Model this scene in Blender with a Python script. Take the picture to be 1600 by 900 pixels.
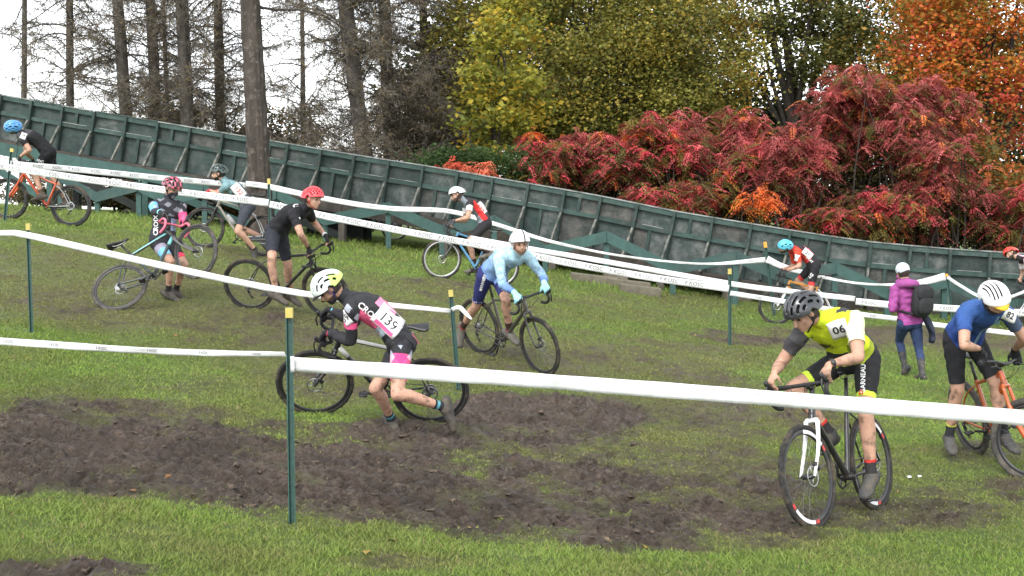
import bpy, bmesh, math, random
import numpy as np
from mathutils import Vector, Matrix
from mathutils.bvhtree import BVHTree

for o in list(bpy.data.objects):
    bpy.data.objects.remove(o)
SC = bpy.context.scene
COL = SC.collection
rng = np.random.default_rng(7)
random.seed(7)

# ------------------------------------------------------------------ camera
FPX = 2084.0                      # focal length in pixels of the 1600 px photo
PITCH = math.radians(3.405)
CAMZ = 2.06
cam_data = bpy.data.cameras.new('camera')
cam_data.sensor_width = 36.0
cam_data.lens = 36.0 * FPX / 1600.0
cam_data.clip_start = 0.1
cam_data.clip_end = 6000.0
cam = bpy.data.objects.new('camera', cam_data)
cam.location = (0, 0, CAMZ)
cam.rotation_euler = (math.pi / 2 - PITCH, 0, 0)
COL.objects.link(cam)
SC.camera = cam
SC.render.resolution_x = 1024
SC.render.resolution_y = 576

# ------------------------------------------------------------------ sky, sun, exposure
SUN_EL, SUN_AZ = math.radians(48), math.radians(200)     # behind the camera, a little to the left
world = bpy.data.worlds.new('World')
SC.world = world
world.use_nodes = True
wt = world.node_tree
wt.nodes.clear()
w_out = wt.nodes.new('ShaderNodeOutputWorld')
w_bg = wt.nodes.new('ShaderNodeBackground')
w_sky = wt.nodes.new('ShaderNodeTexSky')
w_sky.sky_type = 'NISHITA'
w_sky.sun_disc = False
w_sky.sun_elevation = SUN_EL
w_sky.sun_rotation = SUN_AZ
w_sky.air_density = 1.0
w_sky.dust_density = 0.6
w_sky.ozone_density = 1.0
w_hs = wt.nodes.new('ShaderNodeHueSaturation')           # thick cloud takes the blue out of the sky
w_hs.inputs['Saturation'].default_value = 0.16
w_hs.inputs['Value'].default_value = 1.0
w_bg.inputs['Strength'].default_value = 0.14
wt.links.new(w_sky.outputs[0], w_hs.inputs['Color'])
wt.links.new(w_hs.outputs[0], w_bg.inputs[0])
wt.links.new(w_bg.outputs[0], w_out.inputs[0])

sun_data = bpy.data.lights.new('sun', 'SUN')
sun_data.energy = 1.0
sun_data.angle = math.radians(25)
sun_data.color = (1.0, 0.97, 0.92)
sun = bpy.data.objects.new('sun', sun_data)
_sd = Vector((math.sin(SUN_AZ) * math.cos(SUN_EL), math.cos(SUN_AZ) * math.cos(SUN_EL), math.sin(SUN_EL)))
sun.rotation_euler = _sd.to_track_quat('Z', 'Y').to_euler()
sun.location = (0, -10, 30)
COL.objects.link(sun)

SC.view_settings.view_transform = 'Standard'
SC.view_settings.look = 'None'
SC.view_settings.exposure = 1.62
SC.view_settings.gamma = 1.0
SC.view_settings.use_curve_mapping = False

# ------------------------------------------------------------------ pixel <-> world
CAM = np.array([0.0, 0.0, CAMZ])
_F = np.array([0, math.cos(PITCH), -math.sin(PITCH)])
_U = np.array([0, math.sin(PITCH), math.cos(PITCH)])
_R = np.array([1.0, 0, 0])

def A(*v):
    return np.array(v, float)

def nrm(v):
    v = np.asarray(v, float)
    return v / max(1e-9, np.linalg.norm(v))

def ray(px, py):
    return _F + _R * (px - 800) / FPX + _U * (450 - py) / FPX

def P(px, py, Y):
    r = ray(px, py)
    return CAM + r * (Y / r[1])

def proj(p):
    p = np.asarray(p, float)
    d = p - CAM
    z = d @ _F
    return np.stack([800 + FPX * (d @ _R) / z, 450 - FPX * (d @ _U) / z], -1)

def lift(parent, px, py, L, sign):
    """point on the pixel's ray at distance L from parent; sign<0 the one nearer the camera"""
    r = nrm(ray(px, py))
    oc = CAM - parent
    b = oc @ r
    c = oc @ oc - L * L
    disc = b * b - c
    t = -b + (0 if disc <= 0 else sign * math.sqrt(disc))
    return CAM + r * t

# ------------------------------------------------------------------ noise (numpy)
_perm = np.random.default_rng(3).permutation(4096)
_grad = np.random.default_rng(4).uniform(-1, 1, 4096)

def vnoise(x, y):
    xi = np.floor(x).astype(int); yi = np.floor(y).astype(int)
    fx = x - xi; fy = y - yi
    fx = fx * fx * fx * (fx * (fx * 6 - 15) + 10); fy = fy * fy * fy * (fy * (fy * 6 - 15) + 10)
    def g(a, b):
        return _grad[_perm[(a + _perm[b & 4095]) & 4095]]
    return (g(xi, yi) * (1 - fx) + g(xi + 1, yi) * fx) * (1 - fy) + (g(xi, yi + 1) * (1 - fx) + g(xi + 1, yi + 1) * fx) * fy

def fbm(x, y, o=4, gain=0.5):
    s = 0; a = 1; t = 0
    for i in range(o):
        s = s + a * vnoise(x * 2 ** i + 17.3 * i, y * 2 ** i - 9.1 * i); t += a; a *= gain
    return s / t

# ------------------------------------------------------------------ colours and materials
def lin(c):
    c = c / 255.0
    return c / 12.92 if c <= 0.04045 else ((c + 0.055) / 1.055) ** 2.4

def S(r, g, b):
    return (lin(r), lin(g), lin(b))

MATS = {}

def M(name, col=(0.5, 0.5, 0.5), rough=0.6, var=0.12, scale=18.0, bump=0.0, bscale=60.0, metal=0.0, spec=0.5, attr=None, transl=0.0, dirt=None, dirt_lo=0.55, dirt_hi=0.7, dirt_scale=9.0, stretch=None, coat=0.0):
    """procedural material: base colour broken up by noise, optional dirt, fine relief, optional vertex colour"""
    if name in MATS:
        return MATS[name]
    m = bpy.data.materials.new(name); m.use_nodes = True
    nt = m.node_tree; N = nt.nodes; L = nt.links
    b = N['Principled BSDF']; out = N['Material Output']
    tc = N.new('ShaderNodeTexCoord')
    vec = tc.outputs['Object']
    if stretch:
        mp = N.new('ShaderNodeMapping'); mp.inputs['Scale'].default_value = stretch
        L.new(vec, mp.inputs['Vector']); vec = mp.outputs[0]
    nz = N.new('ShaderNodeTexNoise'); nz.inputs['Scale'].default_value = scale; nz.inputs['Detail'].default_value = 5
    L.new(vec, nz.inputs['Vector'])
    mr = N.new('ShaderNodeMapRange'); mr.inputs[1].default_value = 0.25; mr.inputs[2].default_value = 0.75
    mr.inputs[3].default_value = 1 - var; mr.inputs[4].default_value = 1 + var
    L.new(nz.outputs['Fac'], mr.inputs[0])
    mul = N.new('ShaderNodeVectorMath'); mul.operation = 'SCALE'
    if attr:
        at = N.new('ShaderNodeAttribute'); at.attribute_name = attr
        L.new(at.outputs['Color'], mul.inputs[0])
    else:
        mul.inputs[0].default_value = col
    L.new(mr.outputs[0], mul.inputs['Scale'])
    src = mul.outputs[0]
    if dirt:
        n2 = N.new('ShaderNodeTexNoise'); n2.inputs['Scale'].default_value = dirt_scale; n2.inputs['Detail'].default_value = 8; n2.inputs['Roughness'].default_value = 0.7
        L.new(tc.outputs['Object'], n2.inputs['Vector'])
        m2 = N.new('ShaderNodeMapRange'); m2.inputs[1].default_value = dirt_lo; m2.inputs[2].default_value = dirt_hi
        L.new(n2.outputs['Fac'], m2.inputs[0])
        mx = N.new('ShaderNodeMix'); mx.data_type = 'RGBA'
        L.new(m2.outputs[0], mx.inputs[0]); L.new(src, mx.inputs[6]); mx.inputs[7].default_value = (*dirt, 1)
        src = mx.outputs[2]
    L.new(src, b.inputs['Base Color'])
    b.inputs['Roughness'].default_value = rough
    b.inputs['Metallic'].default_value = metal
    b.inputs['Specular IOR Level'].default_value = spec
    if coat:
        b.inputs['Coat Weight'].default_value = coat
    if bump:
        n3 = N.new('ShaderNodeTexNoise'); n3.inputs['Scale'].default_value = bscale; n3.inputs['Detail'].default_value = 6
        L.new(vec, n3.inputs['Vector'])
        bp = N.new('ShaderNodeBump'); bp.inputs['Strength'].default_value = bump; bp.inputs['Distance'].default_value = 0.02
        L.new(n3.outputs['Fac'], bp.inputs['Height']); L.new(bp.outputs[0], b.inputs['Normal'])
    if transl:
        tr = N.new('ShaderNodeBsdfTranslucent'); L.new(src, tr.inputs['Color'])
        ms = N.new('ShaderNodeMixShader'); ms.inputs[0].default_value = transl
        L.new(b.outputs[0], ms.inputs[1]); L.new(tr.outputs[0], ms.inputs[2]); L.new(ms.outputs[0], out.inputs['Surface'])
    MATS[name] = m
    return m

# ------------------------------------------------------------------ mesh helpers
BASE = {}

def tag(o, label=None, cat=None, group=None, kind=None):
    if label: o['label'] = label
    if cat: o['category'] = cat
    if group: o['group'] = group
    if kind: o['kind'] = kind
    return o

def fast_mesh(name, V, F):
    """V (n,3), F (m,k) numpy arrays with k = 3 or 4"""
    me = bpy.data.meshes.new(name)
    V = np.ascontiguousarray(V, np.float32); F = np.ascontiguousarray(F, np.int32)
    m, k = F.shape
    me.vertices.add(len(V)); me.vertices.foreach_set('co', V.ravel())
    me.loops.add(m * k); me.loops.foreach_set('vertex_index', F.ravel())
    me.polygons.add(m); me.polygons.foreach_set('loop_start', np.arange(0, m * k, k, dtype=np.int32))
    try:
        me.polygons.foreach_set('loop_total', np.full(m, k, np.int32))
    except Exception:
        pass
    me.update(calc_edges=True); me.validate()
    return me

def smooth_on(me, on=True):
    me.polygons.foreach_set('use_smooth', np.full(len(me.polygons), on, bool))

def mkobj(name, geo, mat, parent=None, smooth=True, base=None, sharp=None):
    """geo = (V, F) in world (or the parent's own) coordinates; base is subtracted"""
    V, F = geo
    if base is None:
        base = BASE.get(parent, np.zeros(3)) if parent is not None else np.zeros(3)
    V = np.asarray(V, float) - base
    if isinstance(F, np.ndarray):
        me = fast_mesh(name, V, F)
    else:
        me = bpy.data.meshes.new(name); me.from_pydata(V.tolist(), [], [list(f) for f in F]); me.update()
    if smooth:
        smooth_on(me)
        if sharp:
            try:
                me.set_sharp_from_angle(angle=math.radians(sharp))
            except Exception:
                pass
    if mat is not None:
        me.materials.append(mat)
    o = bpy.data.objects.new(name, me); COL.objects.link(o)
    if parent is not None:
        o.parent = parent
    else:
        o.location = base
    BASE[o] = np.asarray(base, float)
    return o

def empty(name, base, label=None, cat=None, group=None, matrix=None):
    o = bpy.data.objects.new(name, None); COL.objects.link(o)
    o.empty_display_size = 0.2
    if matrix is not None:
        o.matrix_world = matrix; BASE[o] = np.zeros(3)
    else:
        o.location = base; BASE[o] = np.asarray(base, float)
    return tag(o, label, cat, group)

def cat_geo(*gs):
    Vs = []; Fs = []; n = 0
    for V, F in gs:
        V = np.asarray(V, float)
        Vs.append(V); Fs.extend([[i + n for i in f] for f in F]); n += len(V)
    return np.concatenate(Vs), Fs

def frame_from(d, up=(0, 0, 1)):
    d = nrm(d); u = np.asarray(up, float)
    if abs(d @ nrm(u)) > 0.97:
        u = A(1, 0, 0) if abs(d[0]) < 0.9 else A(0, 1, 0)
    s = nrm(np.cross(d, u)); u = np.cross(s, d)
    return s, u

def tube(path, rad, n=8, rad2=None, up=(0, 0, 1), caps=True, round_caps=False):
    """loft of elliptical rings along a path; rad along the side axis, rad2 along the up axis"""
    path = np.asarray(path, float); m = len(path)
    rad = np.full(m, rad, float) if np.isscalar(rad) else np.asarray(rad, float)
    rad2 = rad if rad2 is None else (np.full(m, rad2, float) if np.isscalar(rad2) else np.asarray(rad2, float))
    tang = np.gradient(path, axis=0)
    if round_caps:
        t0 = nrm(path[0] - path[1]); t1 = nrm(path[-1] - path[-2])
        pre = []; post = []
        for k in (0.93, 0.6):
            h = k; w = math.sqrt(1 - k * k)
            pre.append((path[0] + t0 * min(rad[0], rad2[0]) * h, w)); post.append((path[-1] + t1 * min(rad[-1], rad2[-1]) * h, w))
        P2 = [p for p, _ in pre] + list(path) + [p for p, _ in reversed(post)]
        R1 = [rad[0] * w for _, w in pre] + list(rad) + [rad[-1] * w for _, w in reversed(post)]
        R2 = [rad2[0] * w for _, w in pre] + list(rad2) + [rad2[-1] * w for _, w in reversed(post)]
        T2 = [-t0] * 2 + list(tang) + [t1] * 2
        path, rad, rad2, tang = np.array(P2), np.array(R1), np.array(R2), np.array(T2); m = len(path)
    V = []
    u_prev = None
    for i in range(m):
        s, u = frame_from(tang[i], up if u_prev is None else u_prev)
        u_prev = u
        for k in range(n):
            a = 2 * math.pi * k / n
            V.append(path[i] + s * math.cos(a) * rad[i] + u * math.sin(a) * rad2[i])
    F = []
    for i in range(m - 1):
        for k in range(n):
            F.append([i * n + k, i * n + (k + 1) % n, (i + 1) * n + (k + 1) % n, (i + 1) * n + k])
    if caps:
        F.append(list(range(n))[::-1]); F.append([(m - 1) * n + k for k in range(n)])
    return np.array(V), F

def curve(pts, n=12):
    """Catmull-Rom through points"""
    pts = np.asarray(pts, float); m = len(pts)
    q = np.vstack([2 * pts[0] - pts[1], pts, 2 * pts[-1] - pts[-2]])
    out = []
    for i in range(m - 1):
        p0, p1, p2, p3 = q[i:i + 4]
        for k in range(n):
            t = k / n
            out.append(0.5 * ((2 * p1) + (p2 - p0) * t + (2 * p0 - 5 * p1 + 4 * p2 - p3) * t * t + (3 * p1 - p0 - 3 * p2 + p3) * t ** 3))
    out.append(pts[-1])
    return np.array(out)

def ell(c, r, ax=None, nu=14, nv=9):
    """ellipsoid; ax = 3x3 rows of axes"""
    ax = np.eye(3) if ax is None else np.asarray(ax)
    V = [np.asarray(c) - ax[2] * r[2]]
    for j in range(1, nv):
        ph = -math.pi / 2 + math.pi * j / nv
        for i in range(nu):
            th = 2 * math.pi * i / nu
            V.append(np.asarray(c) + ax[0] * r[0] * math.cos(ph) * math.cos(th) + ax[1] * r[1] * math.cos(ph) * math.sin(th) + ax[2] * r[2] * math.sin(ph))
    V.append(np.asarray(c) + ax[2] * r[2])
    F = []
    for i in range(nu):
        F.append([0, 1 + (i + 1) % nu, 1 + i])
    for j in range(nv - 2):
        for i in range(nu):
            a = 1 + j * nu
            F.append([a + i, a + (i + 1) % nu, a + nu + (i + 1) % nu, a + nu + i])
    t = len(V) - 1; a = 1 + (nv - 2) * nu
    for i in range(nu):
        F.append([a + i, a + (i + 1) % nu, t])
    return np.array(V), F

def obox(c, ax, h, bev=0.0):
    """oriented box, half sizes h, rows of ax; optional chamfer"""
    c = np.asarray(c, float); ax = np.asarray(ax, float)
    if bev <= 0:
        V = [c + ax[0] * h[0] * i + ax[1] * h[1] * j + ax[2] * h[2] * k for i in (-1, 1) for j in (-1, 1) for k in (-1, 1)]
        F = [[0, 1, 3, 2], [4, 6, 7, 5], [0, 4, 5, 1], [2, 3, 7, 6], [0, 2, 6, 4], [1, 5, 7, 3]]
        return np.array(V), F
    b = min(bev, min(h) * 0.9)
    V = []
    for k, ins in ((-1, b), (-1, 0), (1, 0), (1, b)):
        pass
    rings = []
    for zk, ins in ((-h[2], b), (-h[2] + b, 0), (h[2] - b, 0), (h[2], b)):
        x = h[0] - ins; y = h[1] - ins; e = b * 0.7 if ins == 0 else b * 0.5
        for (sx, sy) in ((x - e, -y), (x, -y + e), (x, y - e), (x - e, y), (-x + e, y), (-x, y - e), (-x, -y + e), (-x + e, -y)):
            V.append(c + ax[0] * sx + ax[1] * sy + ax[2] * zk)
    F = [list(range(8))[::-1]]
    for j in range(3):
        for i in range(8):
            F.append([j * 8 + i, j * 8 + (i + 1) % 8, (j + 1) * 8 + (i + 1) % 8, (j + 1) * 8 + i])
    F.append([24 + i for i in range(8)])
    return np.array(V), F

def beam(p0, p1, w, h, up=(0, 0, 1), bev=0.0):
    """box from p0 to p1, w = width sideways, h = height along up"""
    p0 = np.asarray(p0, float); p1 = np.asarray(p1, float)
    d = nrm(p1 - p0); s, u = frame_from(d, up)
    return obox((p0 + p1) / 2, [d, s, u], (np.linalg.norm(p1 - p0) / 2, w / 2, h / 2), bev)

def torus(c, axis, R, r1, r2=None, n=48, m=8, square=False):
    """ring about axis; r1 radial half size, r2 axial half size"""
    r2 = r1 if r2 is None else r2
    axis = nrm(axis); s, u = frame_from(axis, (0, 0, 1) if abs(axis[2]) < 0.9 else (1, 0, 0))
    V = []; F = []
    for i in range(n):
        a = 2 * math.pi * i / n; d = s * math.cos(a) + u * math.sin(a)
        for k in range(m):
            b = 2 * math.pi * (k + 0.5) / m
            V.append(np.asarray(c) + d * (R + r1 * math.cos(b)) + axis * r2 * math.sin(b))
    for i in range(n):
        for k in range(m):
            F.append([i * m + k, i * m + (k + 1) % m, ((i + 1) % n) * m + (k + 1) % m, ((i + 1) % n) * m + k])
    return np.array(V), F

# text as flat outlines, made once per string
_TXT = {}

def text_geo(s, bold=0.0, shear=0.0):
    key = (s, bold, shear)
    if key not in _TXT:
        cu = bpy.data.curves.new('lettering', 'FONT'); cu.body = s; cu.align_x = 'CENTER'; cu.align_y = 'CENTER'
        cu.size = 1.0; cu.resolution_u = 2; cu.offset = bold; cu.shear = shear
        ob = bpy.data.objects.new('lettering', cu); COL.objects.link(ob)
        bpy.context.view_layer.update()
        me = bpy.data.meshes.new_from_object(ob.evaluated_get(bpy.context.evaluated_depsgraph_get()))
        bm = bmesh.new(); bm.from_mesh(me); bmesh.ops.triangulate(bm, faces=bm.faces[:])
        for _ in range(3):
            lg = [e for e in bm.edges if e.calc_length() > 0.16]
            if lg: bmesh.ops.subdivide_edges(bm, edges=lg, cuts=1); bmesh.ops.triangulate(bm, faces=bm.faces[:])
        bm.to_mesh(me); bm.free()
        V = np.array([v.co[:] for v in me.vertices]); F = [list(p.vertices) for p in me.polygons]
        bpy.data.objects.remove(ob); bpy.data.curves.remove(cu); bpy.data.meshes.remove(me)
        _TXT[key] = (V, F)
    return _TXT[key]
# ------------------------------------------------------------------ ground
CONTACTS = [  # photo pixel where something touches the ground, and its distance (from wheel and body sizes)
    (1258, 817, 8.7), (1375, 790, 9.6), (457, 815, 7.4), (490, 651, 11.8), (665, 657, 11.9), (620, 683, 11.2), (705, 672, 11.3),
    (845, 577, 14.9), (757, 546, 15.6), (395, 481, 16.8), (508, 497, 16.3), (180, 483, 16.3), (270, 473, 17.0),
    (112, 353, 23.6), (5, 341, 23.6), (318, 386, 22.2), (408, 399, 21.9), (693, 437, 23.0), (780, 448, 22.9),
    (1205, 507, 25.0), (1297, 511, 25.0), (1442, 596, 18.4), (1414, 584, 18.9), (1480, 704, 11.6), (1595, 519, 25.5),
    (50, 519, 13.9), (717, 619, 13.7), (1140, 541, 19.8), (10, 341, 22.6),
    (205, 338, 29.6), (515, 382, 28.5), (620, 390, 28.3), (850, 424, 27.6), (1048, 461, 26.9), (1388, 491, 26.3), (1499, 494, 26.2)]
_cp = [P(a, b, c) for a, b, c in CONTACTS]
_cp += [A(-7, 4, 0.85), A(0, 4, 0.25), A(7, 5, -0.35), A(-9, 9, 1.3), A(10, 10, -0.55), A(13, 20, -0.75), A(-14, 20, 2.15), A(-16, 31, 2.35),
        A(16, 28, -0.7), A(-16, 44, 1.9), A(0, 46, 1.2), A(16, 46, 0.2), A(-16, 60, 1.0), A(0, 60, 0.6), A(16, 60, 0.2), A(0, -4, 0.3), A(-30, 20, 2.6), A(30, 20, -1.2), A(-30, 55, 1.3), A(30, 55, 0.0)]
_cp = np.array(_cp)

def _tps_fit(pts, lam):
    n = len(pts); X = pts[:, :2] / 10
    r2 = ((X[:, None] - X[None]) ** 2).sum(-1)
    K = 0.5 * r2 * np.log(r2 + 1e-9) + lam * np.eye(n)
    Q = np.hstack([np.ones((n, 1)), X])
    Z = np.vstack([np.hstack([K, Q]), np.hstack([Q.T, np.zeros((3, 3))])])
    s = np.linalg.solve(Z, np.concatenate([pts[:, 2], np.zeros(3)]))
    return X, s[:n], s[n:]
_tx, _tw, _ta = _tps_fit(_cp, 0.035)

def gza(x, y):
    sh = np.shape(x)
    x = np.clip(np.ravel(x), -32, 32) / 10; y = np.clip(np.ravel(y), -4, 60) / 10
    out = _ta[0] + _ta[1] * x + _ta[2] * y
    for (cx, cy), w in zip(_tx, _tw):
        r2 = (x - cx) ** 2 + (y - cy) ** 2
        out = out + w * 0.5 * r2 * np.log(r2 + 1e-9)
    return out.reshape(sh)

def gz(x, y):
    return float(gza(np.array([x]), np.array([y]))[0])

def on_ground(px, py, y0=4.0, y1=45.0):
    """where the pixel's ray meets the ground"""
    ys = np.linspace(y0, y1, 400)
    pts = np.array([P(px, py, y) for y in ys])
    d = pts[:, 2] - gza(pts[:, 0], pts[:, 1])
    k = np.where((d[:-1] > 0) & (d[1:] <= 0))[0]
    if len(k) == 0:
        k = np.argmin(np.abs(d)); return pts[k]
    k = k[0]; t = d[k] / (d[k] - d[k + 1])
    p = P(px, py, ys[k] + t * (ys[k + 1] - ys[k])); p[2] = gz(p[0], p[1])
    return p

# worn areas: (photo px centre, half sizes, bare mud, trampled)
WEAR = [
    (200, 715, 330, 62, 1.0, 1), (520, 745, 260, 70, 1.0, 1), (60, 705, 160, 70, 0.9, 1), (640, 690, 130, 36, 0.9, 1), (850, 660, 170, 42, 1.05, 1), (800, 645, 90, 30, 1.2, 1),
    (780, 765, 330, 65, 0.86, 1), (860, 730, 240, 48, 0.72, 1), (950, 815, 300, 46, 0.92, 1), (200, 645, 260, 22, 0.42, 0.8), (1120, 840, 170, 26, 0.6, 1), (1080, 700, 120, 50, 0.45, 1), (1150, 760, 130, 45, 0.5, 1),
    (1400, 800, 180, 26, 0.62, 1), (1500, 770, 160, 30, 0.4, 0.8), (1545, 705, 90, 16, 0.45, 0.8), (1370, 740, 130, 30, 0.3, 0.8), (60, 893, 150, 18, 0.85, 1), (640, 880, 110, 14, 0.35, 0.6),
    (300, 470, 330, 55, 0.22, 0.95), (150, 420, 220, 40, 0.15, 0.8), (430, 530, 190, 45, 0.34, 0.95), (500, 590, 120, 45, 0.36, 0.9), (250, 610, 170, 26, 0.3, 0.6), (640, 500, 130, 40, 0.25, 0.85),
    (640, 455, 130, 20, 0.32, 0.85), (760, 560, 170, 45, 0.25, 0.9), (950, 560, 230, 40, 0.16, 0.8), (1050, 620, 170, 40, 0.25, 0.8), (960, 480, 240, 22, 0.12, 0.6),
    (1330, 528, 250, 18, 0.5, 0.9), (1530, 532, 120, 22, 0.5, 0.9), (350, 400, 130, 18, 0.3, 0.8), (100, 372, 130, 12, 0.1, 0.5), (1180, 660, 120, 45, 0.3, 0.8), (1450, 720, 120, 25, 0.22, 0.6)]

def wear(x, y, z):
    pix = proj(np.stack([x, y, z], -1))
    u, v = pix[..., 0], pix[..., 1]
    front = y > 3.0
    mud = np.zeros_like(x); tr = np.zeros_like(x)
    w1 = 0.5 * fbm(x * 0.9, y * 0.55, 4) + 0.75 * fbm(x * 0.45 + 3 + 0.06 * y, y * 1.7, 4); w2 = fbm(x * 3.1 + 40, y * 2.2, 4)
    for cx, cy, rx, ry, m, t in WEAR:
        d = ((u - cx) / rx) ** 2 + ((v - cy) / ry) ** 2
        k = np.where(front, np.clip(1.35 - d * 0.78, 0, 1), 0)
        mud = np.maximum(mud, m * k); tr = np.maximum(tr, t * k)
    mud = mud + 0.42 * w1 * (mud > 0.02) + 0.40 * w2 * (mud > 0.02)
    mud = mud + 0.30 * fbm(x * 9 + 7, y * 6, 3) * (mud > 0.02)
    mud = np.clip((mud - 0.28) / 0.55, 0, 1)
    tr = np.clip(tr + 0.45 * w1 + 0.35 * w2, 0, 1)
    return mud, tr

def relief(x, y, mud, tr):
    a = fbm(x * 6.5, y * 6.5, 4, 0.55); b = 1 - np.abs(fbm(x * 11 + 5, y * 11, 3)) * 2
    c = fbm(x * 1.6, y * 1.6, 2); e = fbm(x * 26, y * 26, 2)
    g = fbm(x * 15 + 3, y * 9, 3, 0.6)
    r2 = 1 - np.abs(fbm(x * 19 + 31, y * 14, 3, 0.6)) * 2.4
    rut = np.abs(np.sin(x * 1.9 + y * 5.2 + 2.2 * c + 0.8 * a)) ** 3
    return mud * (0.055 * a + 0.03 * (b - 0.6) + 0.035 * e + 0.02 * c + 0.05 * np.clip(g, 0, 1) + 0.022 * np.clip(r2, 0, 1) - 0.03 * rut) + (1 - mud) * (0.012 * a + 0.015 * c + tr * (0.012 * a + 0.008 * e))

def build_ground():
    xs = np.arange(-4.6, 4.6, 0.032)
    k = 0.032; x = xs[-1]; ext = []
    while x < 26:
        k *= 1.026; x += k; ext.append(x)
    far = [32, 45, 80, 200, 700, 3000]
    xs = np.concatenate([-np.array(far[::-1]), -np.array(ext[::-1]), xs, ext, far])
    ys = [-3000, -400, -60, -20, -6, 0, 2.5, 4.5, 5.5]; y = 6.0
    while y < 31:
        ys.append(y); y += max(0.024, 0.00030 * y * y)
    while y < 62:
        ys.append(y); y += 1.0
    ys = np.array(ys + [70, 100, 200, 600, 3000])
    X, Y = np.meshgrid(xs, ys)
    Z = gza(X, Y)
    mud, tr = wear(X, Y, Z)
    near = (np.abs(X) < 26) & (Y > 4) & (Y < 40)
    Zr = Z + np.where(near, relief(X, Y, mud, tr), 0)
    Zr = np.where((Y > 65) | (np.abs(X) > 40) | (Y < -10), Z - 0.25, Zr)
    V = np.stack([X.ravel(), Y.ravel(), Zr.ravel()], -1)
    nx, ny = len(xs), len(ys)
    i = np.arange((ny - 1) * (nx - 1)); r = i // (nx - 1); c = i % (nx - 1); a = r * nx + c
    F = np.stack([a, a + 1, a + nx + 1, a + nx], -1)
    m = bpy.data.materials.new('turf_and_mud'); m.use_nodes = True
    nt = m.node_tree; N = nt.nodes; L = nt.links; b = N['Principled BSDF']
    at = N.new('ShaderNodeAttribute'); at.attribute_name = 'wear'
    sep = N.new('ShaderNodeSeparateColor'); L.new(at.outputs['Color'], sep.inputs[0])
    tc = N.new('ShaderNodeTexCoord')
    def noise(sc, det=6, ro=0.6):
        n = N.new('ShaderNodeTexNoise'); n.inputs['Scale'].default_value = sc; n.inputs['Detail'].default_value = det; n.inputs['Roughness'].default_value = ro
        L.new(tc.outputs['Object'], n.inputs['Vector']); return n.outputs['Fac']
    def ramp(f, stops):
        r = N.new('ShaderNodeValToRGB'); L.new(f, r.inputs[0])
        e = r.color_ramp.elements
        while len(e) < len(stops): e.new(0.5)
        for q, (p_, c_) in zip(e, stops): q.position = p_; q.color = (*c_, 1)
        return r.outputs[0]
    def mix(f, c1, c2):
        x_ = N.new('ShaderNodeMix'); x_.data_type = 'RGBA'; L.new(f, x_.inputs[0]); L.new(c1, x_.inputs[6]); L.new(c2, x_.inputs[7]); return x_.outputs[2]
    nf = noise(14, 8, 0.7); nm = noise(2.2, 6)
    grass = ramp(nf, [(0.3, (0.060, 0.098, 0.020)), (0.5, (0.105, 0.165, 0.032)), (0.7, (0.155, 0.215, 0.048))])
    tramp = ramp(nf, [(0.3, (0.066, 0.060, 0.024)), (0.5, (0.120, 0.122, 0.040)), (0.7, (0.175, 0.178, 0.060))])
    mudc = ramp(noise(16, 10, 0.8), [(0.30, (0.020, 0.014, 0.010)), (0.45, (0.076, 0.056, 0.043)), (0.57, (0.132, 0.101, 0.079)), (0.72, (0.24, 0.195, 0.16))])
    big = ramp(noise(1.7, 5, 0.6), [(0.35, (0.62, 0.60, 0.58)), (0.65, (1.25, 1.22, 1.2))])
    mm = N.new('ShaderNodeMix'); mm.data_type = 'RGBA'; mm.blend_type = 'MULTIPLY'; mm.inputs[0].default_value = 1.0; L.new(mudc, mm.inputs[6]); L.new(big, mm.inputs[7]); mudc = mm.outputs[2]
    g1 = mix(sep.outputs[1], grass, tramp)
    col = mix(sep.outputs[0], g1, mudc)
    L.new(col, b.inputs['Base Color'])
    rr = N.new('ShaderNodeMapRange'); L.new(sep.outputs[0], rr.inputs[0]); rr.inputs[3].default_value = 0.9; rr.inputs[4].default_value = 0.55
    wet = N.new('ShaderNodeMapRange'); L.new(noise(1.1, 4), wet.inputs[0]); wet.inputs[1].default_value = 0.45; wet.inputs[2].default_value = 0.65; wet.inputs[3].default_value = 1.0; wet.inputs[4].default_value = 0.5
    rm = N.new('ShaderNodeMath'); rm.operation = 'MULTIPLY'; L.new(rr.outputs[0], rm.inputs[0]); L.new(wet.outputs[0], rm.inputs[1]); L.new(rm.outputs[0], b.inputs['Roughness']); b.inputs['Specular IOR Level'].default_value = 0.35
    bp = N.new('ShaderNodeBump'); bp.inputs['Strength'].default_value = 1.0; bp.inputs['Distance'].default_value = 0.05
    L.new(noise(30, 10, 0.8), bp.inputs['Height']); L.new(bp.outputs[0], b.inputs['Normal'])
    o = mkobj('ground', (V, F), m); o['kind'] = 'structure'
    ca = o.data.color_attributes.new('wear', 'FLOAT_COLOR', 'POINT')
    d = np.ones((len(V), 4), np.float32); d[:, 0] = mud.ravel(); d[:, 1] = tr.ravel(); d[:, 2] = 0
    ca.data.foreach_set('color', d.ravel())
    return o
build_ground()

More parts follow.
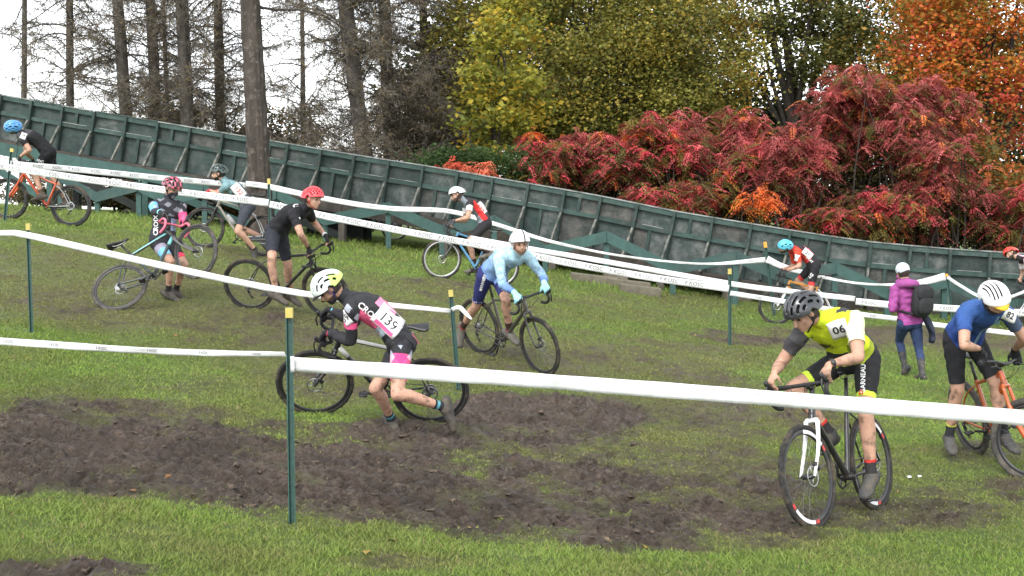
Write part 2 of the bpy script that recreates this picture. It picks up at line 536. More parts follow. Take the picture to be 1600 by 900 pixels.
def build_grass():
    """short blades, one joined object; denser near the camera, none on bare mud"""
    def scatter(n, y0, y1, hw):
        y = np.exp(rng.uniform(math.log(y0), math.log(y1), n)); x = rng.uniform(-hw, hw, n) * y
        return x, y
    xs, ys, hs = [], [], []
    for n, y0, y1, h0 in ((250000, 5.4, 9.5, 0.022), (225000, 9.5, 15, 0.023), (200000, 15, 31, 0.030)):
        x, y = scatter(n, y0, y1, 0.55)
        xs.append(x); ys.append(y); hs.append(np.full(n, h0))
    x = np.concatenate(xs); y = np.concatenate(ys); h = np.concatenate(hs)
    z = gza(x, y); mud, tr = wear(x, y, z)
    tuft = fbm(x * 2.3 + 9, y * 2.3, 3)
    keep = rng.random(len(x)) < np.clip(1.0 - mud * 0.75, 0.05, 1) * (1 - 0.15 * tr) * np.where(mud > 0.6, np.clip(0.6 + 2.0 * tuft, 0.2, 1.6), 1)
    thin = None
    x, y, z, h, mud, tr, tuft = [q[keep] for q in (x, y, z, h, mud, tr, tuft)]
    z = z + relief(x, y, mud, tr) - 0.004
    n = len(x)
    lush = np.clip((9.2 - y) / 1.5, 0, 1) * (1 - tr)
    h = h * rng.uniform(0.5, 1.5, n) * (1 - 0.40 * tr) * (1 - 0.5 * mud) * (1 + 0.5 * tuft) * (1 + 0.55 * lush * (rng.random(n) ** 3))
    w = (0.0016 + 0.00040 * y) * rng.uniform(0.7, 1.3, n)
    h = h * np.where((y > 25.2) & (rng.random(n) < 0.25), rng.uniform(1.5, 4.0, n), 1) * np.where(rng.random(n) < 0.012, 2.0, 1)
    th = rng.uniform(0, 2 * math.pi, n); la = rng.uniform(0, 2 * math.pi, n)
    lean = h * rng.uniform(0.3, 1.7, n)
    torn = rng.random(n) < np.clip(mud * 1.3 - 0.3, 0, 0.75)
    lean = np.where(torn, 0.02 + 0.035 * rng.random(n), lean); h = np.where(torn, 0.004 + 0.014 * rng.random(n), h)
    V = np.zeros((n, 3, 3))
    dx, dy = np.cos(th) * w, np.sin(th) * w * 0.5
    V[:, 0] = np.stack([x - dx, y - dy, z], -1); V[:, 1] = np.stack([x + dx, y + dy, z], -1)
    V[:, 2] = np.stack([x + np.cos(la) * lean, y + np.sin(la) * lean, z + h], -1)
    F = np.arange(3 * n).reshape(n, 3)
    g = rng.random(n)[:, None]
    green = np.array([0.112, 0.185, 0.030]) * (1 - g) + np.array([0.225, 0.315, 0.060]) * g
    olive = np.array([0.115, 0.125, 0.036]) * (1 - g) + np.array([0.215, 0.215, 0.070]) * g
    t = np.clip(0.9 * tr + 0.22 + 0.7 * fbm(x * 1.3, y * 1.3, 3), 0, 1)[:, None]
    c = green * (1 - t) + olive * t
    dry = rng.random(n) < 0.05
    c[dry] = np.array([0.24, 0.19, 0.09])
    c[torn] = np.array([0.115, 0.094, 0.060]) * rng.uniform(0.4, 1.7, (torn.sum(), 1))
    c = c * (1.14 + 0.25 * fbm(x * 0.7 + 3, y * 0.7, 2))[:, None]
    o = mkobj('grass', (V.reshape(-1, 3), F), M('grass_blade', attr='Col', rough=0.65, var=0.1, transl=0.35, spec=0.3), smooth=False)
    ca = o.data.color_attributes.new('Col', 'FLOAT_COLOR', 'POINT')
    d = np.ones((3 * n, 4), np.float32); d[:, :3] = np.repeat(c, 3, 0); ca.data.foreach_set('color', d.ravel())
    tag(o, 'short worn green grass covering the sloping field', 'grass', kind='stuff')

def build_clods():
    """kicked-up lumps of mud lying on the bare ground"""
    n0 = 9000
    y = np.exp(rng.uniform(math.log(6.0), math.log(15.0), n0)); x = rng.uniform(-0.44, 0.44, n0) * y
    z = gza(x, y); mud, tr = wear(x, y, z)
    k = rng.random(n0) < np.clip(mud - 0.25, 0, 1) * (0.35 + 0.5 * (fbm(x * 2, y * 2, 2) > 0))
    x, y, z, mud, tr = [q[k] for q in (x, y, z, mud, tr)]; n = len(x)
    z = z + relief(x, y, mud, tr) - 0.003
    ico, IF = ell((0, 0, 0), (1, 1, 1), None, 6, 4)
    m = len(ico); tri = []
    for f in IF:
        for j in range(1, len(f) - 1): tri.append((f[0], f[j], f[j + 1]))
    tri = np.array(tri)
    r = 0.006 + 0.014 * rng.random(n) ** 4
    V = ico[None] * (1 + rng.uniform(-0.5, 0.45, (n, m, 1))) * (r[:, None] * rng.uniform(0.5, 1.8, (n, 3)) * A(1.4, 1.4, 0.6))[:, None]
    V = V + np.stack([x, y, z], -1)[:, None]
    F = (tri[None] + (np.arange(n) * m)[:, None, None]).reshape(-1, 3)
    o = mkobj('mud_clods', (V.reshape(-1, 3), F), M('mud_clod', (0.085, 0.060, 0.042), rough=0.75, var=0.6, scale=9, bump=1.0, bscale=60, dirt=(0.15, 0.115, 0.085), dirt_lo=0.58, dirt_hi=0.7, dirt_scale=2.5), smooth=True)
    tag(o, 'loose lumps of churned brown mud on the track', 'mud', kind='stuff')

def build_litter():
    n = 45
    y = np.exp(rng.uniform(math.log(6.0), math.log(26.0), n)); x = rng.uniform(-0.42, 0.42, n) * y
    z = gza(x, y); mud, tr = wear(x, y, z); z = z + relief(x, y, mud, tr) + 0.018
    th = rng.uniform(0, 6.28, n); r = rng.uniform(0.018, 0.04, n); V = np.zeros((n, 4, 3))
    for k, (a, q) in enumerate(((0, 1.0), (1.57, 0.6), (3.14, 1.0), (4.71, 0.6))):
        V[:, k] = np.stack([x + np.cos(th + a) * r * q, y + np.sin(th + a) * r * q, z + rng.uniform(-0.01, 0.015, n)], -1)
    o = mkobj('fallen_leaves', (V.reshape(-1, 3), np.arange(4 * n).reshape(n, 4)), M('fallen_leaf', attr='Col', rough=0.7, var=0.2), smooth=False)
    pal = np.array([[0.34, 0.24, 0.05], [0.20, 0.10, 0.04], [0.28, 0.13, 0.04], [0.16, 0.12, 0.06]])
    ca = o.data.color_attributes.new('Col', 'FLOAT_COLOR', 'POINT'); d = np.ones((4 * n, 4), np.float32); d[:, :3] = np.repeat(pal[rng.integers(0, 4, n)] * rng.uniform(0.6, 1.2, (n, 1)), 4, 0); ca.data.foreach_set('color', d.ravel())
    tag(o, 'scattered fallen leaves on the grass', 'leaves', kind='stuff')
    for px, py, sz, lab in ((1437, 748, 0.018, 'small white scrap of litter right of the front bike'), (1421, 749, 0.020, 'crumpled pale wrapper left of the white scrap')):
        p = on_ground(px, py, 7, 14); V, F = ell((0, 0, 0), (sz, sz * 0.8, sz * 0.45), None, 9, 6)
        V = V * (1 + np.random.default_rng(2).uniform(-0.4, 0.4, (len(V), 1)))
        tag(mkobj('litter_scrap', (V + p + A(0, 0, 0.02), F), M('paper_scrap', (0.7, 0.7, 0.68), rough=0.7), base=p), lab, 'litter')
# ------------------------------------------------------------------ green timber chute behind the course
RAMP_TOP = [(-90, 131, 31.8), (0, 148, 31.5), (92, 165, 31.2), (194, 182, 30.9), (349, 208, 30.4), (459, 226.5, 30.0), (569, 245, 29.6), (687, 263, 29.2), (800, 283, 28.8),
            (924, 304, 28.4), (1067, 333, 27.9), (1240, 361, 27.3), (1344, 377, 27.0), (1460, 388, 26.95), (1600, 397, 26.9), (1700, 404, 26.9), (2000, 425, 26.9)]

def build_ramp():
    top = np.array([P(*q) for q in RAMP_TOP])
    seg = np.linalg.norm(np.diff(top, axis=0), axis=1); s = np.concatenate([[0], np.cumsum(seg)])
    def at(u):
        return np.array([np.interp(u, s, top[:, k]) for k in range(3)])
    root = empty('timber_chute', A(0, 28.5, gz(0, 28.5)), 'long dark green timber chute on posts descending behind the riders', 'ramp')
    MG = [M('chute_panel_%d' % k, c, rough=0.85, var=0.35, scale=5, bump=0.4, bscale=35, dirt=dc, dirt_lo=0.44, dirt_hi=0.70, dirt_scale=3.4, stretch=(1, 1, 3.0))
          for k, (c, dc) in enumerate((((0.022, 0.040, 0.036), (0.065, 0.074, 0.070)), ((0.028, 0.048, 0.043), (0.08, 0.088, 0.083)), ((0.019, 0.033, 0.030), (0.055, 0.060, 0.056)),
                                       ((0.036, 0.052, 0.048), (0.150, 0.156, 0.148)), ((0.036, 0.042, 0.038), (0.125, 0.118, 0.106))))]
    MR = M('chute_rail', (0.034, 0.064, 0.056), rough=0.8, var=0.35, scale=6, bump=0.3, dirt=(0.10, 0.11, 0.10), dirt_lo=0.55, dirt_hi=0.75, dirt_scale=4)
    MRib = M('chute_rib', (0.024, 0.046, 0.040), rough=0.85, var=0.35, scale=8, bump=0.3, dirt=(0.08, 0.075, 0.065), dirt_lo=0.5, dirt_hi=0.75, dirt_scale=5)
    MBr = M('weathered_brace', (0.16, 0.155, 0.135), rough=0.9, var=0.3, scale=8, bump=0.4, dirt=(0.045, 0.06, 0.052), dirt_lo=0.45, dirt_hi=0.6, dirt_scale=6)
    MDk = M('dirty_deck', (0.045, 0.038, 0.032), rough=0.95, var=0.4, scale=5, bump=0.5, dirt=(0.095, 0.08, 0.065), dirt_lo=0.5, dirt_hi=0.7, dirt_scale=3)
    MGr = M('green_board', (0.032, 0.080, 0.070), rough=0.7, var=0.22, scale=7, bump=0.2, dirt=(0.022, 0.05, 0.043), dirt_lo=0.55, dirt_hi=0.75, dirt_scale=3)
    MCap = M('cap_board', (0.26, 0.27, 0.26), rough=0.85, var=0.3, scale=6, bump=0.3, dirt=(0.07, 0.09, 0.08), dirt_lo=0.45, dirt_hi=0.65, dirt_scale=4)
    MDark = M('shaded_timber', (0.018, 0.022, 0.02), rough=0.9, var=0.4, scale=5, bump=0.4)  # near-black timber, under-deck shade put into the colour
    MGrey = M('bare_timber', (0.11, 0.095, 0.08), rough=0.9, var=0.35, scale=6, bump=0.4)
    def add(name, geo, mat, par=root):
        return mkobj(name, geo, mat, par, smooth=False)
    # one bay every 0.80 m
    nb = int(s[-1] / 0.80); us = np.linspace(0, nb * 0.80, nb + 1)
    st = []
    for u in us:
        a = at(u); t = nrm(at(u + 0.25) - at(u - 0.25) if 0.25 < u < s[-1] - 0.25 else at(min(u + 0.3, s[-1])) - at(max(0, u - 0.3)))
        th = nrm(A(t[0], t[1], 0)); out = A(th[1], -th[0], 0)          # towards the camera side
        dn = -nrm(np.cross(out, t)); dn = dn if dn[2] < 0 else -dn      # down, square to the slope
        px = proj(a)[0]
        H = np.interp(px, [0, 500, 900, 1300], [1.02, 1.05, 1.10, 1.16])
        st.append((a, t, out, dn, H, px))
    r_ = np.random.default_rng(11)
    for i in range(nb):
        a, t, o, dn, H, px = st[i]; b, t2, o2, dn2, H2, px2 = st[i + 1]
        d = nrm(b - a); L = np.linalg.norm(b - a); mid = (a + b) / 2
        om = nrm(o + o2); dm = nrm(dn + dn2); ax = [d, om, dm]; Hm = (H + H2) / 2
        y1 = 0.40 * Hm
        # panels, upper and lower row; each sits a little differently
        split_up = (i % 3 == 1); split_lo = (i % 3 == 0)
        for (z0, z1, sp) in ((0.0, y1, split_up), (y1, Hm, split_lo)):
            cells = [(-L / 2, -L * 0.06), (L * -0.06, L / 2)] if sp else [(-L / 2, L / 2)]
            for (x0, x1) in cells:
                c = mid + d * (x0 + x1) / 2 + dm * (z0 + z1) / 2 - om * (0.03 + r_.uniform(0, 0.018))
                tl = r_.normal(0, 0.016)
                ax2 = [nrm(d + om * tl), nrm(om - d * tl), dm]
                add('panel', obox(c, ax2, ((x1 - x0) / 2 - 0.004, 0.011, (z1 - z0) / 2 - 0.004)), MG[r_.choice(5, p=[.3, .2, .2, .2, .1] if px < 620 else [.08, .1, .12, .4, .3])])
            if sp:
                xs_ = -L * 0.06
                add('stile', obox(mid + d * xs_ + dm * (z0 + z1) / 2 + om * 0.012, ax, (0.035, 0.022, (z1 - z0) / 2 - 0.05)), MRib)
        add('top_rail', obox(mid + dm * 0.055 + om * 0.016, ax, (L / 2 - 0.002, 0.025, 0.05)), MR)
        add('middle_rail', obox(mid + dm * y1 + om * 0.016, ax, (L / 2 - 0.03, 0.026, 0.042 + 0.006 * r_.random())), MR if r_.random() < 0.55 else MRib)
        if r_.random() < 0.5:
            add('worn_rail_edge', obox(mid + dm * (y1 - 0.052) + om * 0.03 + d * r_.uniform(-.1, .1), ax, (L * r_.uniform(0.25, 0.45), 0.016, 0.006)), MCap)
        add('cap_board', obox(mid - dm * 0.012 + om * 0.0, ax, (L / 2 + 0.001, 0.06, 0.012)), MCap if px > 330 or r_.random() < .4 else MR)
        # ledge and its edge board
        led = 0.36
        add('ledge_board', obox(mid + dm * (Hm + 0.022) + om * (led / 2 + 0.01), ax, (L / 2 - 0.003, led / 2, 0.02)), MDk)
        fh = np.interp(px, [0, 300, 420, 1600], [0.15, 0.14, 0.10, 0.12])
        add('edge_beam', obox(mid + dm * (Hm + 0.045 + fh) + om * (led - 0.02), ax, (L / 2 - 0.001, 0.03, fh)), MGr if px < 330 else MDk)
        # sliding floor and far side wall
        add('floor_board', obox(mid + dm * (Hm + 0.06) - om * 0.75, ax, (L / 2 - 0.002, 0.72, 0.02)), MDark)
        add('far_panel', obox(mid + dm * (Hm * 0.60) - om * 1.52, ax, (L / 2 - 0.002, 0.015, Hm * 0.45)), MG[2])
        if 440 < px < 525 or px > 665:     # added dark backing that makes the void under the deck read black
            zb = gz(mid[0], mid[1] + 1.0); zt = (mid + dm * (Hm + 0.08))[2]
            if zt - zb > 0.05:
                c = mid - om * 1.0; c[2] = (zb + zt) / 2 - 0.1
                add('dark_backing', obox(c, [nrm(A(d[0], d[1], 0)), om, A(0, 0, 1)], (L / 2 - 0.002, 0.015, (zt - zb) / 2 + 0.12)), MDark)
    for i, (a, t, o, dn, H, px) in enumerate(st):
        ax = [t, o, dn]
        add('rib', obox(a + dn * (H / 2 + 0.0) + o * 0.045, ax, (0.028, 0.055, H / 2 - 0.004)), MRib)
        p0 = a + dn * (H * 0.46) + o * 0.10; p1 = a + dn * (H + 0.0) + o * 0.37 - t * 0.05
        add('brace', beam(p0, p1, 0.045, 0.07, up=dn), MBr if px > 40 else MRib)
    # support posts under the ledge, with diagonals further up
    for i in range(1, nb, 3):
        a, t, o, dn, H, px = st[i]
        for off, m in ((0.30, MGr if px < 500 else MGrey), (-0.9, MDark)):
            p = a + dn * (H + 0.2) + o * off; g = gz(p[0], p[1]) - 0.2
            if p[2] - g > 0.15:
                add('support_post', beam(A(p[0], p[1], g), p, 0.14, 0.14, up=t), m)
        if px < 520 and i + 3 < len(st):
            b = st[i + 3][0] + st[i + 3][3] * (st[i + 3][4] + 0.25) + st[i + 3][2] * 0.2
            q = a + dn * (H + 0.35) + o * 0.2
            lo = A(b[0], b[1], gz(b[0], b[1]) + 0.1)
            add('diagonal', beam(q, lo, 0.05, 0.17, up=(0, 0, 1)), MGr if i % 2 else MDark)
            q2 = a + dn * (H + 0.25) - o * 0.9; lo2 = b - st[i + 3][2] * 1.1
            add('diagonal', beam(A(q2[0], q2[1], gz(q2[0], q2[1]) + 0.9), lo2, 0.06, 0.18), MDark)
    return st
RAMP = build_ramp()

def build_zigzag():
    """gabled green guard boards on short posts in front of the chute"""
    pts = [(92, 268), (150, 300), (215, 283), (262, 306), (318, 292), (385, 316), (432, 294), (507, 336), (606, 316), (690, 352), (772, 336), (852, 383), (948, 361), (1052, 412),
           (1150, 392), (1232, 428), (1306, 409), (1388, 450), (1478, 432), (1560, 466), (1650, 446), (1730, 482), (1820, 462), (1900, 498)]
    xs = [q[0] for q in RAMP_TOP]; yy = [q[2] for q in RAMP_TOP]
    W = [P(px, py, np.interp(px, xs, yy) - 1.0) for px, py in pts]
    g = empty('guard_rail', A(W[10][0], W[10][1], gz(W[10][0], W[10][1])), 'green zigzag guard boards on posts along the foot of the chute', 'guard rail')
    MGr = MATS['green_board']; r_ = np.random.default_rng(5)
    MDk2 = M('green_board_worn', (0.030, 0.068, 0.062), rough=0.75, var=0.25, scale=6, bump=0.2, dirt=(0.05, 0.075, 0.066), dirt_lo=0.5, dirt_hi=0.7, dirt_scale=3)
    for i in range(len(W) - 1):
        a, b = W[i], W[i + 1]; d = nrm(b - a); o = nrm(A(d[1], -d[0], 0)); h = 0.23
        side = 0.012 if i % 2 else -0.02
        e = -0.0
        V = []
        for q in (a, b):
            for k in (0, -1):
                for s_ in (-0.02, 0.02):
                    V.append(q + A(0, 0, k * h) + o * (s_ + side))
        F = [[0, 1, 3, 2], [4, 6, 7, 5], [0, 4, 5, 1], [2, 3, 7, 6], [0, 2, 6, 4], [1, 5, 7, 3]]
        mkobj('guard_board', (np.array(V), F), MGr if r_.random() < 0.6 else MDk2, g, smooth=False)
    for i, w in enumerate(W):
        zb = gz(w[0], w[1]) - 0.15
        if w[2] - 0.2 - zb > 0.1:
            mkobj('guard_post', beam(A(w[0], w[1] + 0.085, zb), A(w[0], w[1] + 0.085, w[2] - 0.03), 0.11, 0.09, up=(0, 1, 0)), MGr, g, smooth=False)
    # old timber blocks lying below it
    MW = M('old_timber', (0.13, 0.115, 0.085), rough=0.95, var=0.35, scale=6, bump=0.5)
    for k, (px, py, w, hh, rz, lab) in enumerate(((928, 441, 0.95, 0.20, 0.05, 'long grey timber lying furthest left below the guard boards'), (962, 444, 0.5, 0.34, -0.1, 'tall square timber block below the guard boards'),
                                 (980, 449, 0.9, 0.2, 0.1, 'weathered timber step in the middle of the block pile'), (1000, 458, 0.8, 0.2, 0.03, 'low timber step at the right end of the block pile'), (1152, 468, 0.55, 0.22, 0.2, 'broken stump of timber behind the far tape post'))):
        p = on_ground(px, py, 20, 29); c, s_ = math.cos(rz), math.sin(rz)
        o = mkobj('timber_block', obox(p + A(0, 0, hh / 2 - 0.05), [A(c, s_, -0.12), A(-s_, c, 0), A(0.12, 0, 1)], (w / 2, 0.16, hh / 2), 0.02), MW, base=p, smooth=False)
        tag(o, lab, 'timber', 'old timbers below the chute')
build_zigzag()
# ------------------------------------------------------------------ marker posts and course tape
M_POST = M('green_post', (0.032, 0.080, 0.068), rough=0.45, var=0.25, scale=25, bump=0.15, dirt=(0.04, 0.05, 0.035), dirt_lo=0.58, dirt_hi=0.75, dirt_scale=12)
M_CAP = M('yellow_cap', (0.46, 0.38, 0.10), rough=0.4, var=0.08)
M_CAPO = M('orange_cap', (0.75, 0.33, 0.05), rough=0.4, var=0.08)
M_TAPE = M('white_tape', (0.82, 0.82, 0.82), rough=0.35, var=0.06, scale=9, bump=0.5, bscale=11, transl=0.3, dirt=(0.45, 0.42, 0.38), dirt_lo=0.70, dirt_hi=0.76, dirt_scale=16)
M_INK = M('tape_ink', (0.20, 0.205, 0.21), rough=0.6, var=0.2)

def u_post(top, bot, w, label, cap=M_CAP, capl=0.06):
    """steel U-channel post with a coloured tip"""
    top = np.asarray(top, float); bot = np.asarray(bot, float)
    d = nrm(top - bot); s, u = frame_from(d, (0, 1, 0))
    root = empty('course_post', A(bot[0], bot[1], bot[2]), label, 'post', 'posts carrying the course tape')
    prof = [(-0.5, -0.32), (-0.36, -0.32), (-0.24, 0.22), (0.24, 0.22), (0.36, -0.32), (0.5, -0.32), (0.5, -0.22), (0.40, -0.22), (0.30, 0.34), (-0.30, 0.34), (-0.40, -0.22), (-0.5, -0.22)]
    def ext(p0, p1, k):
        V = []
        for p in (p0, p1):
            for (x, y) in prof: V.append(p + s * x * w * k + u * y * w * k)
        n = len(prof); F = [[i, (i + 1) % n, n + (i + 1) % n, n + i] for i in range(n)]
        F += [list(range(n))[::-1], list(range(n, 2 * n))]
        return np.array(V), F
    b = bot - d * 0.25; c = top - d * capl
    mkobj('channel', ext(b, top - d * 0.004, 1.0), M_POST, root, smooth=False)
    mkobj('painted_tip', obox((c + top) / 2, [s, u, d], (w * 0.51, w * 0.40, capl / 2)), cap, root, smooth=False)
    return root

def gpost(px, py, Y, tx, ty, w, label, cap=M_CAP, capl=0.06):
    b = P(px, py, Y); b[2] = gz(b[0], b[1])
    t = P(tx, ty, Y)
    return u_post(t, b, w, label, cap, capl)

PA = gpost(457, 815, 7.4, 452, 481, 0.040, 'nearest green post with a yellow tip, holding the wide white tape', capl=0.055)
gpost(50, 519, 13.9, 44, 349, 0.042, 'green post at left edge in front of the man with the upended bike', capl=0.07)
gpost(717, 619, 13.7, 704, 453, 0.046, 'green post with yellow tip beside the trailing foot of rider 139', capl=0.07)
gpost(1140, 541, 19.8, 1140, 420, 0.050, 'thin dark post with yellow tip left of the black helmet', capl=0.08)
gpost(1210, 478, 25.8, 1195, 378, 0.06, 'leaning green post with orange tip beside the cyan helmet', cap=M_CAPO, capl=0.11)
gpost(424, 398, 20.8, 420, 279, 0.046, 'dark post with yellow tip standing in front of the big trunk', capl=0.09)
gpost(8, 341, 22.6, 19, 232, 0.055, 'leaning post with yellow tip by the orange mountain bike', capl=0.06)
gpost(1490, 492, 25.5, 1478, 428, 0.06, 'green post with orange tip right of the walker', cap=M_CAPO, capl=0.05)

def tape(path, width, label, text=None, tscale=0.6, pitch=0.36, twist=0.0, ink=M_INK, sag=0.0, faces=1, mirror=False, wob=0.006, tilt=0.0):
    """ribbon through 3-D points; lettering is flat print a hair in front of it"""
    path = curve(path, 10); m = len(path)
    seg = np.linalg.norm(np.diff(path, axis=0), axis=1); s = np.concatenate([[0], np.cumsum(seg)])
    tang = np.gradient(path, axis=0)
    r_ = np.random.default_rng(int(abs(path[0][0]) * 100) + m)
    f1, f2 = r_.uniform(0, 6), r_.uniform(0, 6)
    up = []; nr = []
    for i in range(m):
        t = nrm(tang[i]); o = nrm(A(t[1], -t[0], 0)); o = o if o[1] < 0 else -o
        u = np.cross(o, t); u = u if u[2] > 0 else -u
        a = twist * math.sin(s[i] * 1.3 + f1) + tilt
        up.append(u * math.cos(a) + o * math.sin(a)); nr.append(o * math.cos(a) - u * math.sin(a))
    up = np.array(up); nr = np.array(nr)
    wid = np.full(m, width) if np.isscalar(width) else np.interp(np.linspace(0, 1, m), np.linspace(0, 1, len(width)), width)
    def pt(u_, v_, off):
        q = np.array([np.interp(u_, s, path[:, k]) for k in range(3)]).T
        uu = np.array([np.interp(u_, s, up[:, k]) for k in range(3)]).T; nn = np.array([np.interp(u_, s, nr[:, k]) for k in range(3)]).T
        ww = np.interp(u_, s, wid)
        curl = wob * np.sin(u_ * 5.1 + f2 + v_ * 2.0) + wob * 0.5 * np.sin(u_ * 17 + v_ * 3)
        return q + uu * (v_ * ww)[:, None] + nn * (off + curl)[:, None]
    n = max(20, int(s[-1] / 0.06)); U = np.linspace(0, s[-1], n); vs = np.linspace(-0.5, 0.5, 5)
    V = np.concatenate([pt(U, np.full(n, v), np.zeros(n)) for v in vs])
    F = [[j * n + i, j * n + i + 1, (j + 1) * n + i + 1, (j + 1) * n + i] for j in range(4) for i in range(n - 1)]
    base = path[0].copy(); 
    o = mkobj('course_tape', (V, F), M_TAPE, base=base)
    sd = o.modifiers.new('thickness', 'SOLIDIFY'); sd.thickness = 0.0012; sd.offset = 0
    tag(o, label, 'tape', 'white course tapes')
    if text:
        TV, TF = text_geo(text, 0.01, 0.15)
        sgn = 1 if path[-1][0] > path[0][0] else -1
        gs = []; u0 = pitch * 0.5
        while u0 < s[-1] - pitch * 0.4:
            wd = np.interp(u0, s, wid)
            uu = u0 + sgn * TV[:, 0] * wd * tscale; vv = TV[:, 1] * tscale
            ok = np.clip(uu, 0, s[-1])
            mkobj('lettering', (pt(ok, vv, np.full(len(uu), 0.003)), TF), ink, o, smooth=False); u0 += pitch
    return o

def build_tapes():
    # wide near tape, from the nearest post out of the frame to the right
    tape([P(458, 569, 7.36), P(800, 592, 7.2), P(1200, 622, 7.05), P(1600, 653, 6.9), P(1760, 666, 6.85), P(2150, 699, 6.7)], [0.083, 0.085, 0.086, 0.086], 'widest nearest white tape crossing in front of both front riders', wob=0.006, tilt=0.1)
    tape([P(446, 553.5, 7.38), P(250, 549, 7.9), P(0, 533, 8.6), P(-120, 524, 9.0)], [0.030, 0.045, 0.05], 'narrow twisted tape running left from the nearest post', text='F KOSC', tscale=0.62, pitch=0.42, twist=0.25, wob=0.004)
    tape([P(454, 569, 7.352), P(460, 569, 7.352)], 0.088, 'short wrap of tape round the nearest post', wob=0.0)
    tape([P(-120, 362, 14.4), P(0, 364, 14.0), P(45, 368, 13.86), P(200, 403, 13.85), P(400, 446, 13.8), P(560, 471, 13.75), P(704, 486, 13.68)], [0.05, 0.062, 0.07, 0.07, 0.06, 0.045], 'plain white tape sloping down from the left post to the post by rider 139', wob=0.004)
    tape([P(706, 484, 13.64), P(718, 481, 13.6), P(728, 490, 13.58), P(737, 499, 13.56)], [0.035, 0.05, 0.045, 0.02], 'loose curled tail of tape on the post by rider 139', wob=0.01, twist=0.6)
    # lettered tape on the near side of the upper course
    tape([P(-60, 250, 23.2), P(14, 262, 22.55), P(120, 278, 22.0), P(280, 300, 21.4), P(420, 317, 20.76)], 0.112, 'lettered tape above the grass from left edge to the post before the big trunk', text='F KOSC', tscale=0.8, pitch=0.40)
    tape([P(421, 319, 20.74), P(520, 340, 20.6), P(640, 363, 20.45), P(760, 385, 20.3), P(900, 413, 20.1), P(1020, 434, 19.95), P(1139, 451, 19.76)], 0.105, 'long lettered tape passing behind the white helmet', text='F KOSC', tscale=0.8, pitch=0.38)
    tape([P(1141, 458, 19.76), P(1230, 472, 19.9), P(1330, 489, 20.0), P(1400, 498, 20.1), P(1500, 512, 20.2), P(1700, 532, 20.4), P(1950, 556, 20.7)], 0.075, 'thin tape crossing in front of the walker at waist height', text='KOSC', tscale=0.5, pitch=0.9)
    # upper tapes
    tape([P(-60, 246, 23.4), P(18, 256, 22.6), P(120, 265, 23.2), P(270, 280, 24.2), P(386, 290, 25.15)], 0.105, 'upper tape from the left post to the big trunk', text='KOSC', tscale=0.65, pitch=0.34)
    tape([P(384, 287, 25.1), P(421, 292, 25.2), P(500, 309, 25.2), P(600, 325, 25.25), P(700, 330, 25.3), P(770, 349, 25.35), P(860, 377, 25.4), P(960, 398, 25.5), P(1060, 410, 25.6), P(1120, 412, 25.68), P(1196, 406, 25.74)], [0.105, 0.11, 0.10, 0.095, 0.085, 0.075, 0.045, 0.04, 0.045, 0.11], 'upper tape sagging from the big trunk to the leaning orange tipped post', text='KOSC', tscale=0.42, pitch=0.37)
    tape([P(1198, 405, 25.74), P(1228, 418, 25.72), P(1290, 434, 25.65), P(1345, 443, 25.6), P(1400, 445, 25.55), P(1440, 441, 25.5), P(1477, 432, 25.44)], [0.14, 0.10, 0.045, 0.045, 0.11, 0.15], 'sagging tape between the two orange tipped posts')
    tape([P(1480, 433, 25.44), P(1500, 446, 25.4), P(1530, 463, 25.4), P(1560, 470, 25.4), P(1640, 440, 25.4)], 0.06, 'tape drooping right from the post beside the walker')
    tape([P(735, 372, 21.6), P(840, 391, 21.5), P(930, 406, 21.4), P(1140, 443, 21.2), P(1240, 456, 21.1), P(1336, 467, 21.0)], 0.085, 'plain tape running above the lettered tape to the right')
    tape([P(1337, 471, 20.98), P(1400, 477, 20.9), P(1500, 483, 20.8), P(1600, 489, 20.7), P(1700, 495, 20.6), P(1950, 508, 20.4)], 0.11, 'lettered tape behind the walker and the blue jersey', text='F KOSC', tscale=0.6, pitch=0.4)
build_tapes()
# ------------------------------------------------------------------ bicycles
M_TYRE = M('muddy_tyre', (0.022, 0.021, 0.020), rough=0.8, var=0.3, scale=14, bump=0.8, bscale=120, dirt=(0.095, 0.072, 0.050), dirt_lo=0.47, dirt_hi=0.62, dirt_scale=7)
M_TYREG = M('mud_caked_tyre', (0.06, 0.055, 0.05), rough=0.9, var=0.3, scale=14, bump=0.8, bscale=120, dirt=(0.12, 0.105, 0.088), dirt_lo=0.45, dirt_hi=0.6, dirt_scale=7)
M_RIM = M('black_rim', (0.02, 0.02, 0.022), rough=0.4, var=0.2, dirt=(0.07, 0.055, 0.04), dirt_lo=0.55, dirt_hi=0.7)
M_RIMS = M('silver_rim', (0.38, 0.38, 0.38), rough=0.35, var=0.1, metal=0.6, dirt=(0.10, 0.085, 0.065), dirt_lo=0.58, dirt_hi=0.72)
M_STEEL = M('worn_steel', (0.40, 0.40, 0.41), rough=0.32, var=0.15, metal=0.9)
M_SPOKE = M('spoke_steel', (0.22, 0.22, 0.23), rough=0.4, var=0.1, metal=0.5)
M_BLACKP = M('black_part', (0.018, 0.018, 0.019), rough=0.42, var=0.2, dirt=(0.06, 0.05, 0.038), dirt_lo=0.58, dirt_hi=0.72)
M_RUBBER = M('bar_wrap', (0.020, 0.020, 0.021), rough=0.7, var=0.2, bump=0.3, bscale=150)
M_CHAIN = M('chain', (0.12, 0.11, 0.10), rough=0.5, metal=0.7, var=0.3, scale=80)
M_SADDLE = M('saddle_cover', (0.02, 0.02, 0.022), rough=0.45, var=0.1)
BIKES = {}

def rotm(axis, a):
    return np.array(Matrix.Rotation(a, 3, Vector(axis)))

